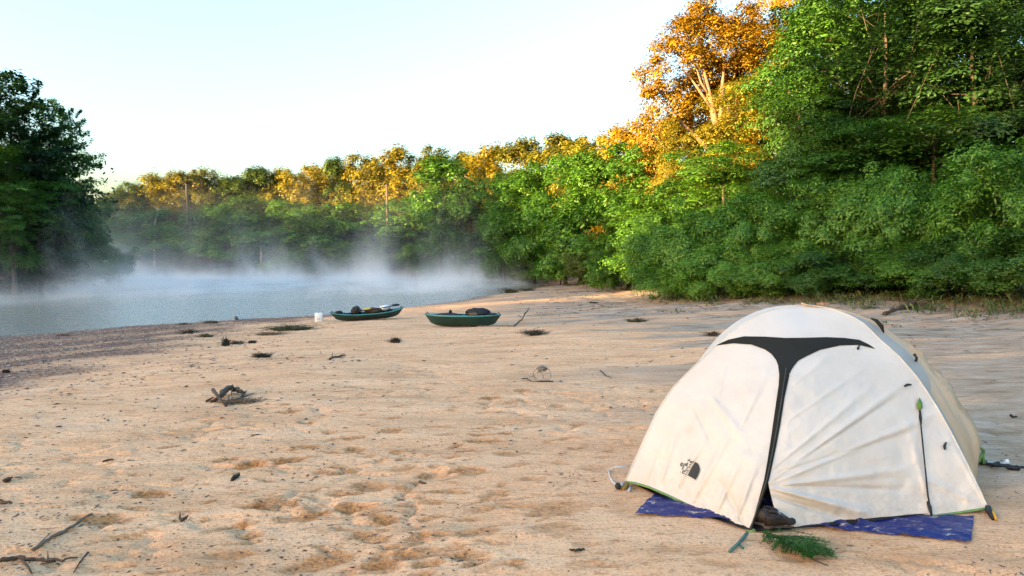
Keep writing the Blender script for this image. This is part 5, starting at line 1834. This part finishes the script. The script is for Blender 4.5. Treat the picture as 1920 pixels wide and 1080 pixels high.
# grass and weeds at the wood's edge and on the silt
n = 2600
x = rg.uniform(1, 20, n)
y = rg.uniform(12, 78, n)
zz, sdb_, fs_, in_ = terrain(x, y)
kk = fbm(x / 2.2, y / 1.4, 230, 3)
pk = np.maximum(sst(2.2, -.6, fs_ + (kk - .5) * 3), .30 * sst(.55, .66, kk) * sst(6.5, 2.0, fs_))
keep = (~in_) & (rg.rand(n) < pk) & (fs_ > -2)
x, y, zz, fs_ = x[keep], y[keep], zz[keep], fs_[keep]
ctr, nrm, hs_ = [], [], []
blades = []
for i in range(len(x)):
    edge_ = sst(2.5, 0, fs_[i])
    r_ = rg.uniform(.15, .5)
    k = int(rg.uniform(20, 70) * (.35 + .65 * edge_))
    hh_ = rg.uniform(.05, .14) + .17 * edge_ * rg.rand()
    q = rg.normal(size=(k, 3)) * [r_, r_ * .7, 0]
    q[:, 2] = np.abs(rg.normal(size=k)) * hh_ * np.exp(-(q[:, 0] ** 2 + q[:, 1] ** 2) / (2 * r_ * r_))
    ctr.append(q + [x[i], y[i], zz[i] + .01])
    nb_ = int(4 + 12 * edge_)
    a = rg.rand(nb_) * 6.28
    bx, by = x[i] + rg.normal(0, r_ * .7, nb_), y[i] + rg.normal(0, r_ * .7, nb_)
    h = hh_ * rg.uniform(.6, 1.5, nb_)
    lean = rg.uniform(.1, .8, nb_) * h
    bw = .006
    blades.append(np.stack([np.stack([bx - bw, by, np.full(nb_, zz[i] - .03)], -1), np.stack([bx + bw, by, np.full(nb_, zz[i] - .03)], -1),
                            np.stack([bx + np.cos(a) * lean * .5 + bw, by + np.sin(a) * lean * .5, zz[i] + h * .75], -1), np.stack([bx + np.cos(a) * lean, by + np.sin(a) * lean, zz[i] + h], -1)], 1))
ctr = np.concatenate(ctr)
V1 = leaf_quads(ctr, rg.normal(size=ctr.shape) * .6 + [0, 0, .7], .085, rg)
V = np.concatenate([V1, np.concatenate(blades).reshape(-1, 3)])
tag(obj('weeds', V, np.arange(len(V)).reshape(-1, 4), leaf_mat('weed_leaf', (.03, .05, .012), (.06, .10, .02), (.13, .16, .045), nscale=1.2), smooth=False), 'low weeds and grass along the edge of the thicket', 'weeds', kind='stuff')

# ------------------------------------------------------------------ mist on the river
m = bpy.data.materials.new('river_mist')
m.use_nodes = True
nt = m.node_tree
nt.nodes.clear()
out = N(nt, 'ShaderNodeOutputMaterial')
pvn = N(nt, 'ShaderNodeVolumePrincipled')
pvn.inputs['Color'].default_value = (.995, .995, .995, 1)
pvn.inputs['Anisotropy'].default_value = .1
geo = N(nt, 'ShaderNodeNewGeometry')
mp = N(nt, 'ShaderNodeMapping')
mp.inputs['Scale'].default_value = (.20, .11, .16)
mp.inputs['Rotation'].default_value = (0, .3, 0)
nt.links.new(geo.outputs['Position'], mp.inputs[0])
n1 = noise(nt, 1.0, 5, .62, mp.outputs[0])
n1.inputs['Distortion'].default_value = .6
sp = N(nt, 'ShaderNodeSeparateXYZ')
nt.links.new(geo.outputs['Position'], sp.inputs[0])


def mapr(v, a, b_, c, d):
    r = N(nt, 'ShaderNodeMapRange')
    r.interpolation_type = 'SMOOTHSTEP'
    nt.links.new(v, r.inputs[0])
    for i, q in enumerate((a, b_, c, d)):
        r.inputs[1 + i].default_value = q
    return r.outputs[0]


hraw = mth(nt, 'ADD', sp.outputs[2], .9)
mp3 = N(nt, 'ShaderNodeMapping')
mp3.inputs['Scale'].default_value = (.16, .07, .05)
nt.links.new(geo.outputs['Position'], mp3.inputs[0])
n3 = noise(nt, 1.0, 4, .6, mp3.outputs[0])
n3.inputs['Distortion'].default_value = .7
hgt = mth(nt, 'MULTIPLY', hraw, mapr(n3.outputs[0], .36, .66, 2.6, .54))
# a dense skin of fog on the water and thinner wisps that climb
low = mth(nt, 'POWER', 2.718, mth(nt, 'MULTIPLY', hgt, -0.95))
mp2 = N(nt, 'ShaderNodeMapping')
mp2.inputs['Scale'].default_value = (.17, .08, .07)
mp2.inputs['Rotation'].default_value = (0, .25, 0)
nt.links.new(geo.outputs['Position'], mp2.inputs[0])
n2 = noise(nt, 1.0, 5, .6, mp2.outputs[0])
n2.inputs['Distortion'].default_value = .8
wisp = mapr(n2.outputs[0], .50, .70, 0.13, 1.0)
hi = mth(nt, 'MULTIPLY', mth(nt, 'POWER', 2.718, mth(nt, 'MULTIPLY', hraw, -0.14)), .125)
patch = mapr(n1.outputs[0], .44, .62, 0.0, 1.0)
hi = mth(nt, 'MULTIPLY', hi, mapr(sp.outputs[1], 62, 92, 0.0, 1.0))
dens = mth(nt, 'ADD', mth(nt, 'MULTIPLY', low, mth(nt, 'ADD', mth(nt, 'MULTIPLY', patch, 1.4), .10)), mth(nt, 'MULTIPLY', hi, wisp))
# distance from the near shore line
dsh = mth(nt, 'SUBTRACT', mth(nt, 'MULTIPLY', mth(nt, 'SUBTRACT', sp.outputs[1], 22), .412), mth(nt, 'MULTIPLY', mth(nt, 'ADD', sp.outputs[0], 17), .911))
xs = mth(nt, 'SUBTRACT', sp.outputs[0], mth(nt, 'MULTIPLY', mth(nt, 'SUBTRACT', sp.outputs[1], 58), .15))
mask2 = mth(nt, 'MULTIPLY', mapr(xs, 1, -7, 0.0, 1.0), mapr(sp.outputs[1], 40, 58, 0.0, 1.0))
dens = mth(nt, 'MULTIPLY', dens, mth(nt, 'MAXIMUM', mapr(dsh, 8, 38, 0.0, 1.0), mask2))
dens = mth(nt, 'MULTIPLY', dens, mapr(hraw, 9, 14, 1.0, 0.0))
dens = mth(nt, 'MULTIPLY', dens, .18)
nt.links.new(dens, pvn.inputs['Density'])
nt.links.new(pvn.outputs[0], out.inputs['Volume'])
m.cycles.volume_step_rate = 0.6
rp = [(-75, 30), (-38, 26), (-20, 26), (-9, 36), (-4, 46), (2, 64), (5, 84), (-6, 103), (-30, 109), (-58, 110), (-56, 84), (-47, 64), (-52, 52), (-75, 42)]
V = [(x, y, -.95) for x, y in rp] + [(x, y, 14) for x, y in rp]
k = len(rp)
F = [list(range(k))[::-1], list(range(k, 2 * k))] + [[i, (i + 1) % k, k + (i + 1) % k, k + i] for i in range(k)]
tag(obj('mist', V, F, m, smooth=False), 'white mist drifting over the river', 'mist', kind='stuff')
